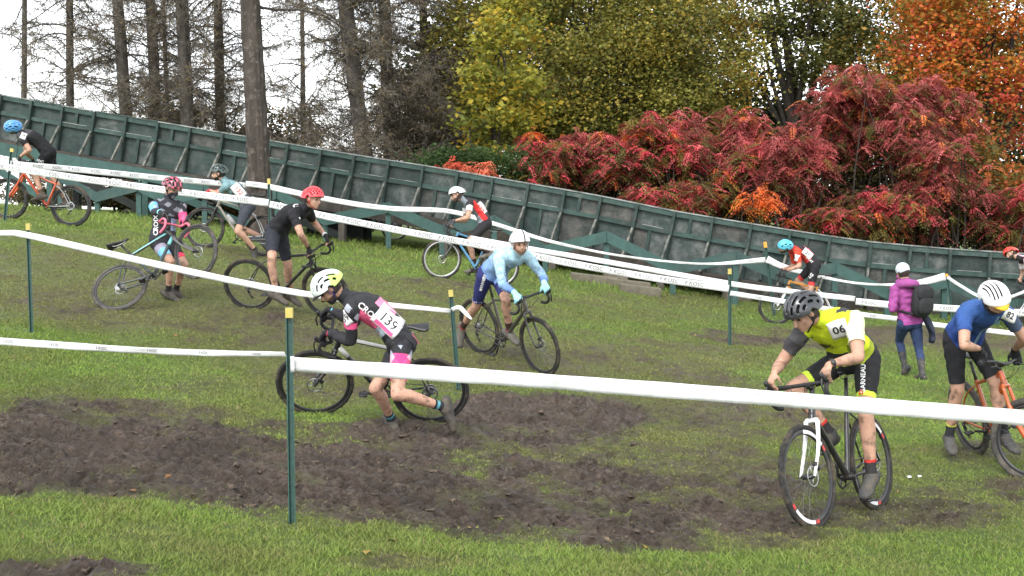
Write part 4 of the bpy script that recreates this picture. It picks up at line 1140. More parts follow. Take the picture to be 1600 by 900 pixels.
def helmet(par, H, ax, col, col2=None, style='vent', strap=(0.02, 0.02, 0.022), brim=None, hi=True, key=''):
    """ax rows: right, forward, up"""
    Rt, Fw, Up = ax
    c = H + Up * 0.035 - Fw * 0.004
    rx, ry, rz = 0.094, 0.127, 0.108
    na, nb_ = (56, 72) if hi else (34, 44)
    al = np.radians(np.linspace(-84, 84, na)); be = np.radians(np.linspace(4, 188, nb_))
    def pt(a, b, k=1.0):
        tail = 1.0 + 0.16 * np.clip(-np.cos(b), 0, 1)
        low = np.where(np.cos(b) < 0, -0.02 * np.clip(-np.cos(b), 0, 1), 0.0)
        x = rx * np.sin(a) * k; y = ry * np.cos(a) ** 0.75 * np.cos(b) * tail * k; z = rz * np.cos(a) ** 0.8 * np.sin(b) * k + low - 0.012 * np.abs(np.sin(a)) ** 3
        return c + np.outer(x, Rt) + np.outer(y, Fw) + np.outer(z, Up)
    AA, BB = np.meshgrid(al, be)
    V = pt(AA.ravel(), BB.ravel())
    ad, bd = np.degrees(AA), np.degrees(BB)
    hole = np.zeros_like(ad, bool)
    if style == 'vent':
        for ac, w in ((0, 6.5), (21, 6.5), (-21, 6.5), (43, 6.5), (-43, 6.5)):
            for b0, hl in (((40, 19), (84, 20), (132, 22)) if abs(ac) != 21 else ((30, 15), (68, 20), (112, 19), (152, 14))):
                hole |= ((ad - ac) / w) ** 4 + ((bd - b0) / hl) ** 4 < 1
        for ac in (62, -62):
            for b0, hl in ((55, 18), (105, 20), (150, 14)):
                hole |= ((ad - ac) / 6) ** 4 + ((bd - b0) / hl) ** 4 < 1
    elif style == 'holes':
        for i, ac in enumerate(np.arange(-64, 65, 16)):
            for b0 in np.arange(24 + (9 if i % 2 else 0), 165, 19):
                hole |= ((ad - ac) / 5.8) ** 2 + ((bd - b0) / 6.8) ** 2 < 1
    elif style == 'slots':
        for ac in (-48, -32, -16, 0, 16, 32, 48):
            hole |= ((ad - ac) / 5.2) ** 6 + ((bd - (92 if abs(ac) < 40 else 88)) / (60 if abs(ac) < 40 else 42)) ** 6 < 1
    elif style == 'aero':
        for ac in (-14, 14):
            hole |= ((ad - ac) / 3) ** 4 + ((bd - 26) / 9) ** 4 < 1
    idx = np.arange(na * nb_).reshape(nb_, na)
    hc = hole[:-1, :-1] & hole[1:, 1:] & hole[:-1, 1:] & hole[1:, :-1] if style != 'holes' else hole[:-1, :-1]
    q = np.stack([idx[:-1, :-1], idx[:-1, 1:], idx[1:, 1:], idx[1:, :-1]], -1)[~hc]
    base = BASE[par]
    o = mkobj('helmet', (V, q), None, par)
    m = M('helmet_paint_' + key, attr='Col', rough=0.28, var=0.05, coat=0.5)
    o.data.materials.append(m)
    ca = o.data.color_attributes.new('Col', 'FLOAT_COLOR', 'POINT')
    cc = np.ones((len(V), 4), np.float32); cc[:, :3] = col
    if col2 is not None:
        a_, b_ = ad.ravel(), bd.ravel()
        kind, c2 = col2
        if kind == 'rear': mk = (b_ > 118) & (np.abs(a_) > 40) | (b_ > 166)
        elif kind == 'stripe': mk = np.abs(a_ + 10) < 4.5
        elif kind == 'patch': mk = (np.sin(a_ * 0.16) * np.sin(b_ * 0.11 + 1) > 0.15)
        elif kind == 'edge': mk = (np.abs(a_) > 66)
        cc[mk, :3] = c2
    ca.data.foreach_set('color', cc.ravel())
    sd = o.modifiers.new('shell', 'SOLIDIFY'); sd.thickness = 0.016; sd.offset = -1
    # liner
    a2, b2 = np.meshgrid(np.radians(np.linspace(-80, 80, 16)), np.radians(np.linspace(10, 182, 20)))
    V2 = pt(a2.ravel(), b2.ravel(), 0.875); i2 = np.arange(320).reshape(20, 16)
    mkobj('liner', (V2, np.stack([i2[:-1, :-1], i2[:-1, 1:], i2[1:, 1:], i2[1:, :-1]], -1).reshape(-1, 4)), M_LINER, o)
    ms = M('strap_' + key, strap, rough=0.7)
    ch = H + Up * -0.118 + Fw * 0.062
    for s in (-1, 1):
        mkobj('chin_strap', cat_geo(tube([H + Rt * s * 0.088 + Fw * 0.045 + Up * 0.05, H + Rt * s * 0.084 + Fw * 0.022 - Up * 0.055, ch + Rt * s * 0.02], [0.006] * 3, 6, rad2=[0.0035] * 3),
                                    tube([H + Rt * s * 0.088 - Fw * 0.05 + Up * 0.04, H + Rt * s * 0.084 + Fw * 0.020 - Up * 0.055], [0.005] * 2, 6)), ms, o)
    if brim is not None:
        pts = []
        for j, r in enumerate((0.0, 1.0)):
            for i in range(13):
                t = (i / 12 - 0.5) * 2.0; a = t * 1.0
                rad = 0.112 + r * 0.062 * math.cos(t * 1.35)
                pts.append(H + Up * (0.052 - 0.022 * r - 0.01 * t * t) + Fw * (math.cos(a) * rad) + Rt * math.sin(a) * 0.098)
        b = mkobj('cap_brim', (np.array(pts), [[i, i + 1, 14 + i, 13 + i] for i in range(12)]), M('brim_' + key, brim, rough=0.7), o)
        sd = b.modifiers.new('t', 'SOLIDIFY'); sd.thickness = 0.005
    return o

PEOPLE = {}

def person(key, label, pelvis, neck, head, face, left_p, left_s, arms, legs, outfit, S_=1.0, voxel=0.011, hump=0.05, up_head=None, hi=True):
    """joints in world metres; arms/legs = {'L': (elbow px, hand point, palm dir), ...}, {'L': (knee px, ankle, toe dir), ...}"""
    pelvis = np.asarray(pelvis, float); neck = np.asarray(neck, float); head = np.asarray(head, float)
    left_p = nrm(left_p); left_s = nrm(left_s); face = nrm(face)
    spine = nrm(neck - pelvis)
    lp = nrm(left_p - spine * (left_p @ spine) * 0.3); ls = nrm(left_s - spine * (left_s @ spine) * 0.3)
    fwd = nrm(np.cross(nrm(lp + ls), spine))          # front of the chest
    G = []; SEG = []                                   # SEG: (label, a, b, r0, r1)
    L = np.linalg.norm(neck - pelvis)
    ts = [-0.14, -0.04, 0.08, 0.22, 0.38, 0.55, 0.72, 0.86, 0.96, 1.04]
    ws = [0.085, 0.145, 0.166, 0.156, 0.142, 0.150, 0.168, 0.168, 0.120, 0.062]
    ds = [0.070, 0.112, 0.122, 0.112, 0.104, 0.112, 0.118, 0.104, 0.082, 0.058]
    slim = outfit.get('slim', 1.0); sl = outfit.get('belly', 0.0)
    path = [pelvis + spine * L * t - fwd * hump * math.sin(math.pi * min(1, max(0, t))) for t in ts]
    V = []
    n = 20
    for i, (p, t) in enumerate(zip(path, ts)):
        k = min(1, max(0, t)); s = nrm(lp * (1 - k) + ls * k); s = nrm(s - spine * (s @ spine)); f = nrm(np.cross(s, spine))
        for j in range(n):
            a = 2 * math.pi * j / n; ca_, sa_ = math.cos(a), math.sin(a)
            e = 0.85
            V.append(p + s * np.sign(ca_) * abs(ca_) ** e * ws[i] * S_ * slim + f * np.sign(sa_) * abs(sa_) ** e * (ds[i] + sl * math.exp(-((t - 0.3) / 0.2) ** 2)) * S_)
    F = [list(range(n))[::-1]]
    for i in range(len(ts) - 1):
        for j in range(n):
            F.append([i * n + j, i * n + (j + 1) % n, (i + 1) * n + (j + 1) % n, (i + 1) * n + j])
    F.append([(len(ts) - 1) * n + j for j in range(n)])
    G.append((np.array(V), F))
    mid = path[5]
    SEG.append(('torso', pelvis, neck, 0.15, 0.15, L))
    # neck and head frame
    upd = nrm(head - neck) if up_head is None else nrm(up_head)
    fw = nrm(face - upd * (face @ upd) * 0.0); rt = nrm(np.cross(fw, upd)); up = np.cross(rt, fw)
    hb = head - up * 0.055 - fw * 0.022
    G.append(tube([neck - spine * 0.05, neck * 0.5 + hb * 0.5 - fw * 0.0, hb + up * 0.03], [0.066, 0.056, 0.056], 12))
    SEG.append(('neck', neck, hb, 0.06, 0.055, np.linalg.norm(hb - neck)))
    axh = [rt, fw, up]
    def hl(x, y, z): return head + rt * x + fw * y + up * z
    G += [ell(hl(0, -0.008, 0.022), (0.076, 0.097, 0.098), axh, 20, 14), ell(hl(0, 0.026, -0.045), (0.060, 0.068, 0.066), axh, 16, 11), ell(hl(0, 0.066, -0.092), (0.026, 0.022, 0.020), axh),
          ell(hl(0, 0.098, -0.022), (0.0135, 0.018, 0.026), [rt, nrm(fw - up * 0.35), nrm(up + fw * 0.35)]), ell(hl(0, 0.112, -0.036), (0.016, 0.013, 0.011), axh),
          ell(hl(0, 0.083, 0.022), (0.050, 0.014, 0.011), axh), ell(hl(0, 0.086, -0.064), (0.026, 0.011, 0.010), axh)]
    for s in (-1, 1):
        G.append(ell(hl(s * 0.040, 0.060, -0.030), (0.022, 0.022, 0.022), axh)); G.append(ell(hl(s * 0.080, -0.006, -0.008), (0.010, 0.019, 0.032), axh))
    SEG.append(('head', hb + up * 0.0, head + up * 0.09, 0.085, 0.085, 0.2))
    J = {}
    sh = {}
    for k, sg in (('L', 1), ('R', -1)):
        hip = pelvis + lp * sg * 0.092 * S_; sho = neck - spine * 0.055 + ls * sg * 0.178 * S_ * (0.5 + slim * 0.5) + fwd * 0.012
        sh[k] = sho
        # arm
        el_px, hand, palm = arms[k]
        hand = np.asarray(hand, float)
        f_ = nrm(hand - sho); wrist = hand - f_ * 0.075 - nrm(palm) * 0.022
        la, lf = 0.295 * S_, 0.265 * S_
        el = ik(sho, wrist, la, lf, el_px, nrm(-fwd * 0.3 + ls * sg * 0.6 + A(0, 0, -0.6)))
        G.append(tube([neck - spine * 0.035 + ls * sg * 0.05, neck - spine * 0.03 + ls * sg * 0.11, sho], [0.058, 0.058, 0.060], 12))
        G.append(tube([sho, sho * 0.6 + el * 0.4, el], [0.062 * S_, 0.052 * S_, 0.041 * S_], 12, round_caps=True))
        G.append(tube([el, el * 0.7 + wrist * 0.3, wrist * 0.85 + el * 0.15, wrist], [0.041 * S_, 0.043 * S_, 0.030 * S_, 0.028 * S_], 12, rad2=[0.041 * S_, 0.042 * S_, 0.026 * S_, 0.023 * S_], round_caps=True))
        SEG.append(('uarm' + k, sho, el, 0.058, 0.042, np.linalg.norm(el - sho))); SEG.append(('farm' + k, el, wrist, 0.043, 0.028, np.linalg.norm(wrist - el)))
        # hand: palm, four curled fingers and a thumb
        fh = nrm(hand - wrist); pn = nrm(palm - fh * (palm @ fh)); sd_ = np.cross(fh, pn)
        tdir = sd_ if (sd_ @ (ls * -sg)) > 0 else -sd_        # thumb on the inner side
        kn = wrist + fh * 0.088
        G.append(tube([wrist, wrist + fh * 0.03, wrist + fh * 0.065, kn], [0.027, 0.036, 0.041, 0.040], 12, rad2=[0.020, 0.018, 0.016, 0.014], up=pn, round_caps=True))
        for q, (off, ln) in enumerate(((0.030, 0.92), (0.010, 1.0), (-0.010, 0.95), (-0.030, 0.78))):
            p0 = kn + tdir * off - fh * 0.004; d = fh; pts = [p0 - fh * 0.012]
            for a_, l_ in ((0.55, 0.042), (1.1, 0.028), (0.8, 0.022)):
                d = nrm(d * math.cos(a_) + nrm(pn - d * (pn @ d)) * math.sin(a_)); pts.append(pts[-1] + d * l_ * ln)
            G.append(tube(pts, [0.0105, 0.0100, 0.0092, 0.0080], 8, round_caps=True))
        d = nrm(fh * 0.55 + tdir * 0.75 + pn * 0.35); p0 = wrist + fh * 0.028 + tdir * 0.026
        G.append(tube([p0, p0 + d * 0.036, p0 + d * 0.036 + nrm(d * 0.5 + fh * 0.5 + pn * 0.5) * 0.032, p0 + d * 0.036 + nrm(d * 0.5 + fh * 0.5 + pn * 0.5) * 0.032 + nrm(pn + fh * 0.3) * 0.02], [0.013, 0.0115, 0.010, 0.0085], 8, round_caps=True))
        SEG.append(('hand' + k, wrist, kn + fh * 0.05, 0.04, 0.035, 0.14))
        # leg
        kn_px, ank, toe = legs[k]
        ank = np.asarray(ank, float); toe = nrm(toe)
        lt, lc = 0.435 * S_, 0.425 * S_
        kne = ik(hip, ank, lt, lc, kn_px, nrm(fwd + A(0, 0, 0.1) + lp * sg * 0.1))
        G.append(ell(hip * 0.75 + pelvis * 0.25 - fwd * 0.035, (0.095 * S_, 0.095 * S_, 0.10 * S_)))
        thk = outfit.get('thigh', 1.0)
        G.append(tube([hip, hip * 0.65 + kne * 0.35, hip * 0.25 + kne * 0.75, kne], np.array([0.092, 0.083, 0.062, 0.056]) * S_ * thk, 14, round_caps=True))
        cb = nrm(-nrm(np.cross(lp, nrm(ank - kne)))) * 0.014
        cb = cb if cb @ fwd < 0 else -cb
        G.append(tube([kne, kne * 0.75 + ank * 0.25 + cb, kne * 0.45 + ank * 0.55 + cb * 0.5, kne * 0.12 + ank * 0.88, ank], np.array([0.054, 0.057, 0.047, 0.034, 0.036]) * S_ * (0.5 + 0.5 * thk), 12, round_caps=True))
        SEG.append(('thigh' + k, hip, kne, 0.09, 0.058, np.linalg.norm(kne - hip))); SEG.append(('shin' + k, kne, ank, 0.056, 0.036, np.linalg.norm(ank - kne)))
        dn = nrm(-(A(0, 0, 1) - toe * toe[2])) if abs(toe[2]) < 0.95 else nrm(ank - kne)
        hee = ank - toe * 0.055 + dn * 0.045; bal = ank + toe * 0.125 + dn * 0.055; tip = ank + toe * 0.185 + dn * 0.058
        G.append(tube([hee - toe * 0.01, hee + toe * 0.06, (hee + bal) / 2 + toe * 0.03 - dn * 0.01, bal, tip], [0.033, 0.036, 0.040, 0.045, 0.032], 12, rad2=[0.036, 0.042, 0.040, 0.030, 0.022], up=dn, round_caps=True))
        G.append(tube([ank, ank + dn * 0.03 + toe * 0.03], [0.040, 0.044], 10, round_caps=True))
        SEG.append(('foot' + k, hee, tip, 0.045, 0.04, 0.25))
        J[k] = dict(hip=hip, sho=sho, el=el, wrist=wrist, hand=hand, knee=kne, ank=ank, sole=bal + dn * 0.03, kn=kn)
    V, N, Fq = remesh(cat_geo(*G), voxel, 2)
    # nearest body segment of every vertex
    best = np.full(len(V), 1e9); lab = np.zeros(len(V), int); tt = np.zeros(len(V))
    for i, (nm, a, b, r0, r1, _) in enumerate(SEG):
        d, t = segdist(V, a, b, r0, r1)
        if nm.startswith('torso'): d = d * 1.02
        mk = d < best; best[mk] = d[mk]; lab[mk] = i; tt[mk] = t[mk]
    names = np.array([s[0] for s in SEG]); nmv = names[lab]; Ls = np.array([s[5] for s in SEG])[lab]
    T = []
    for f in Fq:
        for k in range(1, len(f) - 1): T.append((f[0], f[k], f[k + 1]))
    T = np.array(T)
    gx, gy = pelvis[0], pelvis[1]
    base = A(gx, gy, gz(gx, gy))
    body = mkobj('person', (V, Fq), outfit.get('skin', M_SKINM), base=base)
    tag(body, label, 'person')
    # local coordinates used by garments
    rel = V - head
    hx, hy, hz = rel @ rt, rel @ fw, rel @ up
    def field(kind):
        f = np.full(len(V), -0.03)
        def seg(prefix, fn):
            for k in ('L', 'R'):
                mk = nmv == prefix + k
                f[mk] = fn(tt[mk], Ls[mk], k)
        tor = nmv == 'torso'; hem = outfit.get('hem', 0.10)
        if kind == 'jersey':
            f[tor] = (tt[tor] - hem) * L
            mk = nmv == 'neck'; f[mk] = (outfit.get('collar', 0.30) - tt[mk]) * 0.12
            sl_ = outfit.get('sleeve', 0.55)
            seg('uarm', lambda t, l, k: np.minimum((sl_ - t) * l, 0.05) if sl_ < 1 else np.full(len(t), 0.05))
            if sl_ >= 1: seg('farm', lambda t, l, k: (sl_ - 1 - t) * l)
            if outfit.get('suit'): f[tor] = 0.05
        elif kind == 'shorts':
            f[tor] = (hem + 0.03 - tt[tor]) * L
            se = outfit.get('short', 0.78)
            seg('thigh', lambda t, l, k: np.minimum((se - t) * l, 0.05) if se < 1 else np.full(len(t), 0.05))
            if se >= 1: seg('shin', lambda t, l, k: (se - 1 - t) * l)
        elif kind.startswith('sock'):
            k0 = kind[-1]; mk = nmv == 'shin' + k0; f[mk] = (tt[mk] - outfit.get('sock', 0.72)) * Ls[mk]; f[nmv == 'foot' + k0] = 0.03
        elif kind.startswith('shoe'):
            k0 = kind[-1]; mk = nmv == 'foot' + k0; f[mk] = 0.03; mk = nmv == 'shin' + k0; f[mk] = (tt[mk] - outfit.get('boot', 0.97)) * Ls[mk]
        elif kind.startswith('glove'):
            k0 = kind[-1]; mk = nmv == 'hand' + k0; f[mk] = 0.03
            if outfit.get('fingerless'): f[mk] = (0.62 - tt[mk]) * 0.14
            mk = nmv == 'farm' + k0; f[mk] = (tt[mk] - outfit.get('cuff', 0.95)) * Ls[mk]
        elif kind == 'hair':
            mk = (nmv == 'head') | (nmv == 'neck'); f[mk] = np.minimum.reduce([-(hy[mk] - 0.012 - 0.35 * np.clip(hz[mk], 0, 1)), hz[mk] + 0.062 + outfit.get('hair_len', 0), 0.06 + 0 * hz[mk]]) - np.where(np.abs(hx[mk]) > 0.074, 0.02 * (hz[mk] < 0.02), 0)
        elif kind == 'beard':
            mk = (nmv == 'head') | (nmv == 'neck'); f[mk] = np.minimum.reduce([hy[mk] - 0.012, -(hz[mk] + 0.060 - 0.30 * np.clip(np.abs(hx[mk]) - 0.03, 0, 0.1)), 0.04 + 0 * hz[mk], hz[mk] + 0.135])
            lip = mk & (np.abs(hx) < 0.022) & (np.abs(hz + 0.066) < 0.008); f[lip] = -0.004
        return f
    parts = {}
    def put(kind, name, mat, off, colfn, par=body):
        g = clip_patch(V, N, T, field(kind), off)
        if g is None: return None
        o = mkobj(name, g, mat, par)
        C = g[0][g[1]].mean(1)                      # face centres
        c = colfn(C)
        ca = o.data.color_attributes.new('Col', 'FLOAT_COLOR', 'CORNER')
        d = np.ones((len(g[1]) * 3, 4), np.float32); d[:, :3] = np.repeat(np.broadcast_to(c, (len(C), 3)), 3, 0)
        ca.data.foreach_set('color', d.ravel())
        parts[kind] = o
        parts[kind + '_bvh'] = BVHTree.FromPolygons(g[0].tolist(), [list(map(int, q)) for q in g[1]])
        return o
    def const(c):
        return lambda C: np.tile(np.array(c, float), (len(C), 1))
    def body_uv(C):
        """nearest segment, position along it, and side coordinates for colour blocks"""
        bs = np.full(len(C), 1e9); lb = np.zeros(len(C), int); t_ = np.zeros(len(C))
        for i, (nm, a, b, r0, r1, _) in enumerate(SEG):
            d, t = segdist(C, a, b, r0, r1); mk = d < bs; bs[mk] = d[mk]; lb[mk] = i; t_[mk] = t[mk]
        return names[lb], t_, (C - pelvis) @ nrm(lp + ls), (C - mid) @ fwd
    def fold(P0):      # cloth creases
        k = P0 @ nrm(A(1, 0.4, 1.2)); q = P0 @ nrm(A(-0.5, 0.8, 0.6))
        return 0.0075 * slim + 0.0035 * np.sin(k * 55 + 3 * np.sin(q * 24)) + 0.002 * np.sin(q * 90 + k * 20)
    cf = lambda c: (c(body_uv) if False else (lambda C: c(*body_uv(C), C))) if callable(c) else const(c)
    put('shorts', outfit.get('shorts_name', 'shorts'), M_CLOTH, (lambda P0: fold(P0) * 0.55), cf(outfit['shorts']))
    put('jersey', outfit.get('jersey_name', 'jersey'), M_CLOTH, (lambda P0: fold(P0) * outfit.get('loose', 1.0) + outfit.get('puff', 0.0)), cf(outfit['jersey']))
    for k in ('L', 'R'):
        if outfit.get('socks') is not None: put('sock' + k, 'sock', M_CLOTH, 0.005, cf(outfit['socks']))
        put('shoe' + k, 'shoe', M_SHOE, 0.0085, cf(outfit.get('shoes', (0.03, 0.03, 0.03))))
        g_ = outfit.get('gloves'); 
        if isinstance(g_, dict): g_ = g_.get(k)
        if g_ is not None: put('glove' + k, 'glove', M_CLOTH, 0.0045, cf(g_))
    if outfit.get('hair') is not None: put('hair', 'hair', M_HAIR, 0.006, const(outfit['hair']))
    if outfit.get('beard') is not None: put('beard', 'beard', M_HAIR, 0.006, const(outfit['beard']))
    for s in (-1, 1):
        mkobj('eye', ell(hl(s * 0.031, 0.0815, 0.002), (0.014, 0.010, 0.0075), axh, 10, 7), M_EYE, body)
        mkobj('eyebrow', ell(hl(s * 0.032, 0.090, 0.021), (0.019, 0.006, 0.0045), axh, 10, 7), M('brow', (0.05, 0.03, 0.02), rough=0.9), body)
    if outfit.get('helmet') is not None:
        hk = dict(outfit['helmet']); helmet(body, head, axh, key=key, hi=hi, **hk)
    PEOPLE[key] = dict(body=body, J=J, head=head, axh=axh, lp=lp, ls=ls, fwd=fwd, spine=spine, parts=parts, pelvis=pelvis, neck=neck, path=path, V=V, N=N)
    print('PERSON', key, 'torso %.2f' % L, {k: (proj(j['sho']).round().tolist(), proj(j['el']).round().tolist(), 'arm %.2f' % np.linalg.norm(j['wrist'] - j['sho']), proj(j['knee']).round().tolist(), 'leg %.2f' % np.linalg.norm(j['ank'] - j['hip'])) for k, j in J.items()}, 'headL %.2f' % np.linalg.norm(head - neck))
    return PEOPLE[key]

def decal(pk, garment, centre_px, text, size, right, name='lettering', mat=M_NUM, bib=None, bold=0.02, direction=None, off=0.006, aspect=1.0, shear=0.0):
    """flat print: bib and characters laid onto the garment by casting rays onto its surface"""
    p = PEOPLE[pk]; gar = p['parts'][garment]; bvh = p['parts'][garment + '_bvh']
    r0 = ray(*centre_px); r0 = nrm(r0)
    h = bvh.ray_cast(Vector(CAM), Vector(r0))
    if h[0] is None:
        h = bvh.find_nearest(Vector(P(centre_px[0], centre_px[1], p['pelvis'][1])))
    if h[0] is None: return
    c = np.array(h[0]); n = np.array(h[1])
    if n @ (CAM - c) < 0: n = -n
    n = nrm(n + 0.9 * nrm(CAM - c)) if direction is None else nrm(direction)
    r = nrm(right - n * (right @ n)); u = np.cross(n, r)
    def lay(x, y, o_):
        out = []
        for a, b in zip(x, y):
            q = c + r * a + u * b
            hh = bvh.ray_cast(Vector(q + n * 0.25), Vector(-n), 0.42)
            z = (np.array(hh[0]) - q) @ n if hh[0] is not None else None
            out.append((q, z))
        zs = [z for _, z in out if z is not None]; zd = min(zs) if zs else 0.0
        return np.array([q + n * ((z if z is not None else zd) + o_) for q, z in out])
    if bib:
        bw, bh, bm = bib
        gx = np.linspace(-bw / 2, bw / 2, 9); gy = np.linspace(-bh / 2, bh / 2, 8); X, Y = np.meshgrid(gx, gy)
        V = lay(X.ravel(), Y.ravel(), off); i = np.arange(72).reshape(8, 9)
        b_ = mkobj('race_number', (V, np.stack([i[:-1, :-1], i[:-1, 1:], i[1:, 1:], i[1:, :-1]], -1).reshape(-1, 4)), bm or M_BIB, gar)
        sd = b_.modifiers.new('t', 'SOLIDIFY'); sd.thickness = 0.002; sd.offset = 1
        bvh = BVHTree.FromPolygons(V.tolist(), [list(map(int, f)) for f in np.stack([i[:-1, :-1], i[:-1, 1:], i[1:, 1:], i[1:, :-1]], -1).reshape(-1, 4)]); off = 0.0
    if text:
        TV, TF = text_geo(text, bold, shear)
        V = lay(TV[:, 0] * size * aspect, TV[:, 1] * size, off + (0.006 if bib else 0.003))
        mkobj(name, (V, TF), mat, gar, smooth=False)

def patch(pk, garment, centre_px, w, h, right, mat, name='panel_print', off=0.005, shape=None, rot=0.0):
    """flat coloured print of a given outline"""
    p = PEOPLE[pk]; gar = p['parts'][garment]; bvh = p['parts'][garment + '_bvh']
    hh = bvh.ray_cast(Vector(CAM), Vector(nrm(ray(*centre_px))))
    if hh[0] is None: return
    c = np.array(hh[0]); n = nrm(np.array(hh[1])); n = n if n @ (CAM - c) > 0 else -n
    n = nrm(n + 0.9 * nrm(CAM - c)); r = nrm(right - n * (right @ n)); u = np.cross(n, r)
    m_ = 7; V = []
    for y in np.linspace(-h / 2, h / 2, m_):
        for x in np.linspace(-w / 2, w / 2, m_):
            q = c + r * x + u * y; k = bvh.ray_cast(Vector(q + n * 0.2), Vector(-n), 0.4)
            V.append(np.array(k[0]) + n * off if k[0] is not None else None)
    i = np.arange(m_ * m_).reshape(m_, m_); F = [f for f in np.stack([i[:-1, :-1], i[:-1, 1:], i[1:, 1:], i[1:, :-1]], -1).reshape(-1, 4).tolist() if all(V[k] is not None for k in f)]
    if F:
        V = np.array([v if v is not None else c for v in V]); mkobj(name, (V, F), mat, gar)
# ------------------------------------------------------------------ the riders
DK = A(0.018, 0.018, 0.021); BLK = A(0.012, 0.012, 0.014); WHT = A(0.78, 0.78, 0.78)
def mixc(mask, c1, c0):
    out = np.tile(np.asarray(c0, float), (len(mask), 1)) if np.ndim(c0) == 1 else np.array(c0)
    out[mask] = c1
    return out
def is_(nm, *p):
    return np.array([any(str(x).startswith(q) for q in p) for x in nm])
def bgrip(b, k, kind='hood'):
    bk = BIKES[b]
    return bk['grips'][kind + k] + bk['up'] * 0.018
def pedal_foot(b, k, toe_down=0.15):
    bk = BIKES[b]
    toe = nrm(bk['fwd'] - bk['up'] * toe_down)
    return bk['pedals'][k] + bk['up'] * 0.115 - toe * 0.115, toe
def down(b):
    return -BIKES[b]['up'] + BIKES[b]['fwd'] * 0.15
HAIR_D = (0.035, 0.022, 0.015)

def crease(C, *dirs):
    """angular facets used for printed kit patterns"""
    return sum(np.sign(np.sin((C @ nrm(d)) * f + p)) for d, f, p in dirs)

# --- rider 06, yellow jersey, nearest
def yellow():
    b = BIKES['front']; Y = b['saddle'][1]
    pel = P(1336, 561, Y); nk = lift(pel, 1290, 499, 0.52, -1); hd = lift(nk, 1256, 489, 0.20, -1)
    L = b['left']
    def jersey(nm, t, side, front, C):
        c = np.tile(A(0.62, 0.74, 0.03), (len(C), 1))
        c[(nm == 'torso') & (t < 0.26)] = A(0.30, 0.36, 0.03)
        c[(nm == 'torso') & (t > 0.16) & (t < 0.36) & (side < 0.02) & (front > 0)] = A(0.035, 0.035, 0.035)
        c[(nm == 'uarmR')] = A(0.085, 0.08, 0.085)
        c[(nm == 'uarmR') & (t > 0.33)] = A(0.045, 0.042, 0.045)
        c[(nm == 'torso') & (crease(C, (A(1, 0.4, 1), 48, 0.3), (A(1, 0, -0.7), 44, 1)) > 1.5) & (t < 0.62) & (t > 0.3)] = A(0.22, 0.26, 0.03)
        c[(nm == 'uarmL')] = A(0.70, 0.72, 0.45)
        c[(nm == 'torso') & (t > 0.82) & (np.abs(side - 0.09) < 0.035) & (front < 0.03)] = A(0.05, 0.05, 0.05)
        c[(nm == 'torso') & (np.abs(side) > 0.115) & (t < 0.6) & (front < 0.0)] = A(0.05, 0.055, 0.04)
        return c
    def shorts(nm, t, side, front, C):
        return mixc(is_(nm, 'thigh') & (t > 0.66), A(0.55, 0.72, 0.06), np.tile(A(0.014, 0.014, 0.016), (len(C), 1)))
    def socks(nm, t, side, front, C):
        return mixc(is_(nm, 'shin') & (t < 0.78), A(0.62, 0.04, 0.03), np.tile(A(0.03, 0.027, 0.028), (len(C), 1)))
    (aL, tL), (aR, tR) = pedal_foot('front', 'L', 0.45), pedal_foot('front', 'R', 0.1)
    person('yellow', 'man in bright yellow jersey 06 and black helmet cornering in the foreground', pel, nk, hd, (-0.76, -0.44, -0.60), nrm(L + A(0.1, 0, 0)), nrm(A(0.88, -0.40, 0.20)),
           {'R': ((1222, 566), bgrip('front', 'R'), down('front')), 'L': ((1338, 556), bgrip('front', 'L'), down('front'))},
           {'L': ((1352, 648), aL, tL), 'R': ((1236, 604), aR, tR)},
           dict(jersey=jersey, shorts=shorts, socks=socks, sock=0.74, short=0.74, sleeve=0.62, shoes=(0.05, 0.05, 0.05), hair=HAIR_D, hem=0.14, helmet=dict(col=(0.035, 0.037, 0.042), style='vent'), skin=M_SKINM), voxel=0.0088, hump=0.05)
    p = PEOPLE['yellow']
    thigh = nrm(p['J']['L']['knee'] - p['J']['L']['hip'])
    MW = M('white_print', (0.75, 0.75, 0.75), rough=0.7); MRd = M('red_print', (0.6, 0.03, 0.03), rough=0.7)
    decal('yellow', 'jersey', (1311, 515), '06', 0.085, A(0.85, -0.4, 0.3), bib=(0.13, 0.15, None), bold=0.025)
    decal('yellow', 'jersey', (1290, 540), 'NISO', 0.055, A(0.9, -0.3, 0.2), name='chest_print', mat=M_NUM, bold=0.02)
    decal('yellow', 'jersey', (1262, 531), 'MAN', 0.035, A(0.9, -0.3, 0.15), name='chest_print', mat=M_NUM, bold=0.02)
    decal('yellow', 'shorts', (1349, 592), 'GARNEAU', 0.046, -thigh, name='leg_print', mat=MW, bold=0.02)
    decal('yellow', 'shorts', (1346, 613), 'D', 0.05, -thigh, name='leg_print', mat=MRd, bold=0.03)
    w = p['J']['L']; d = nrm(w['wrist'] - w['el'])
    mkobj('wrist_watch', cat_geo(torus(w['wrist'] - d * 0.03, d, 0.031, 0.004, 0.010, 20, 6), tube([w['wrist'] - d * 0.03 + A(0, -0.028, 0.012), w['wrist'] - d * 0.03 + A(0, -0.042, 0.016)], 0.017, 12)), M('watch', (0.05, 0.05, 0.05), rough=0.35), p['body'])
yellow()

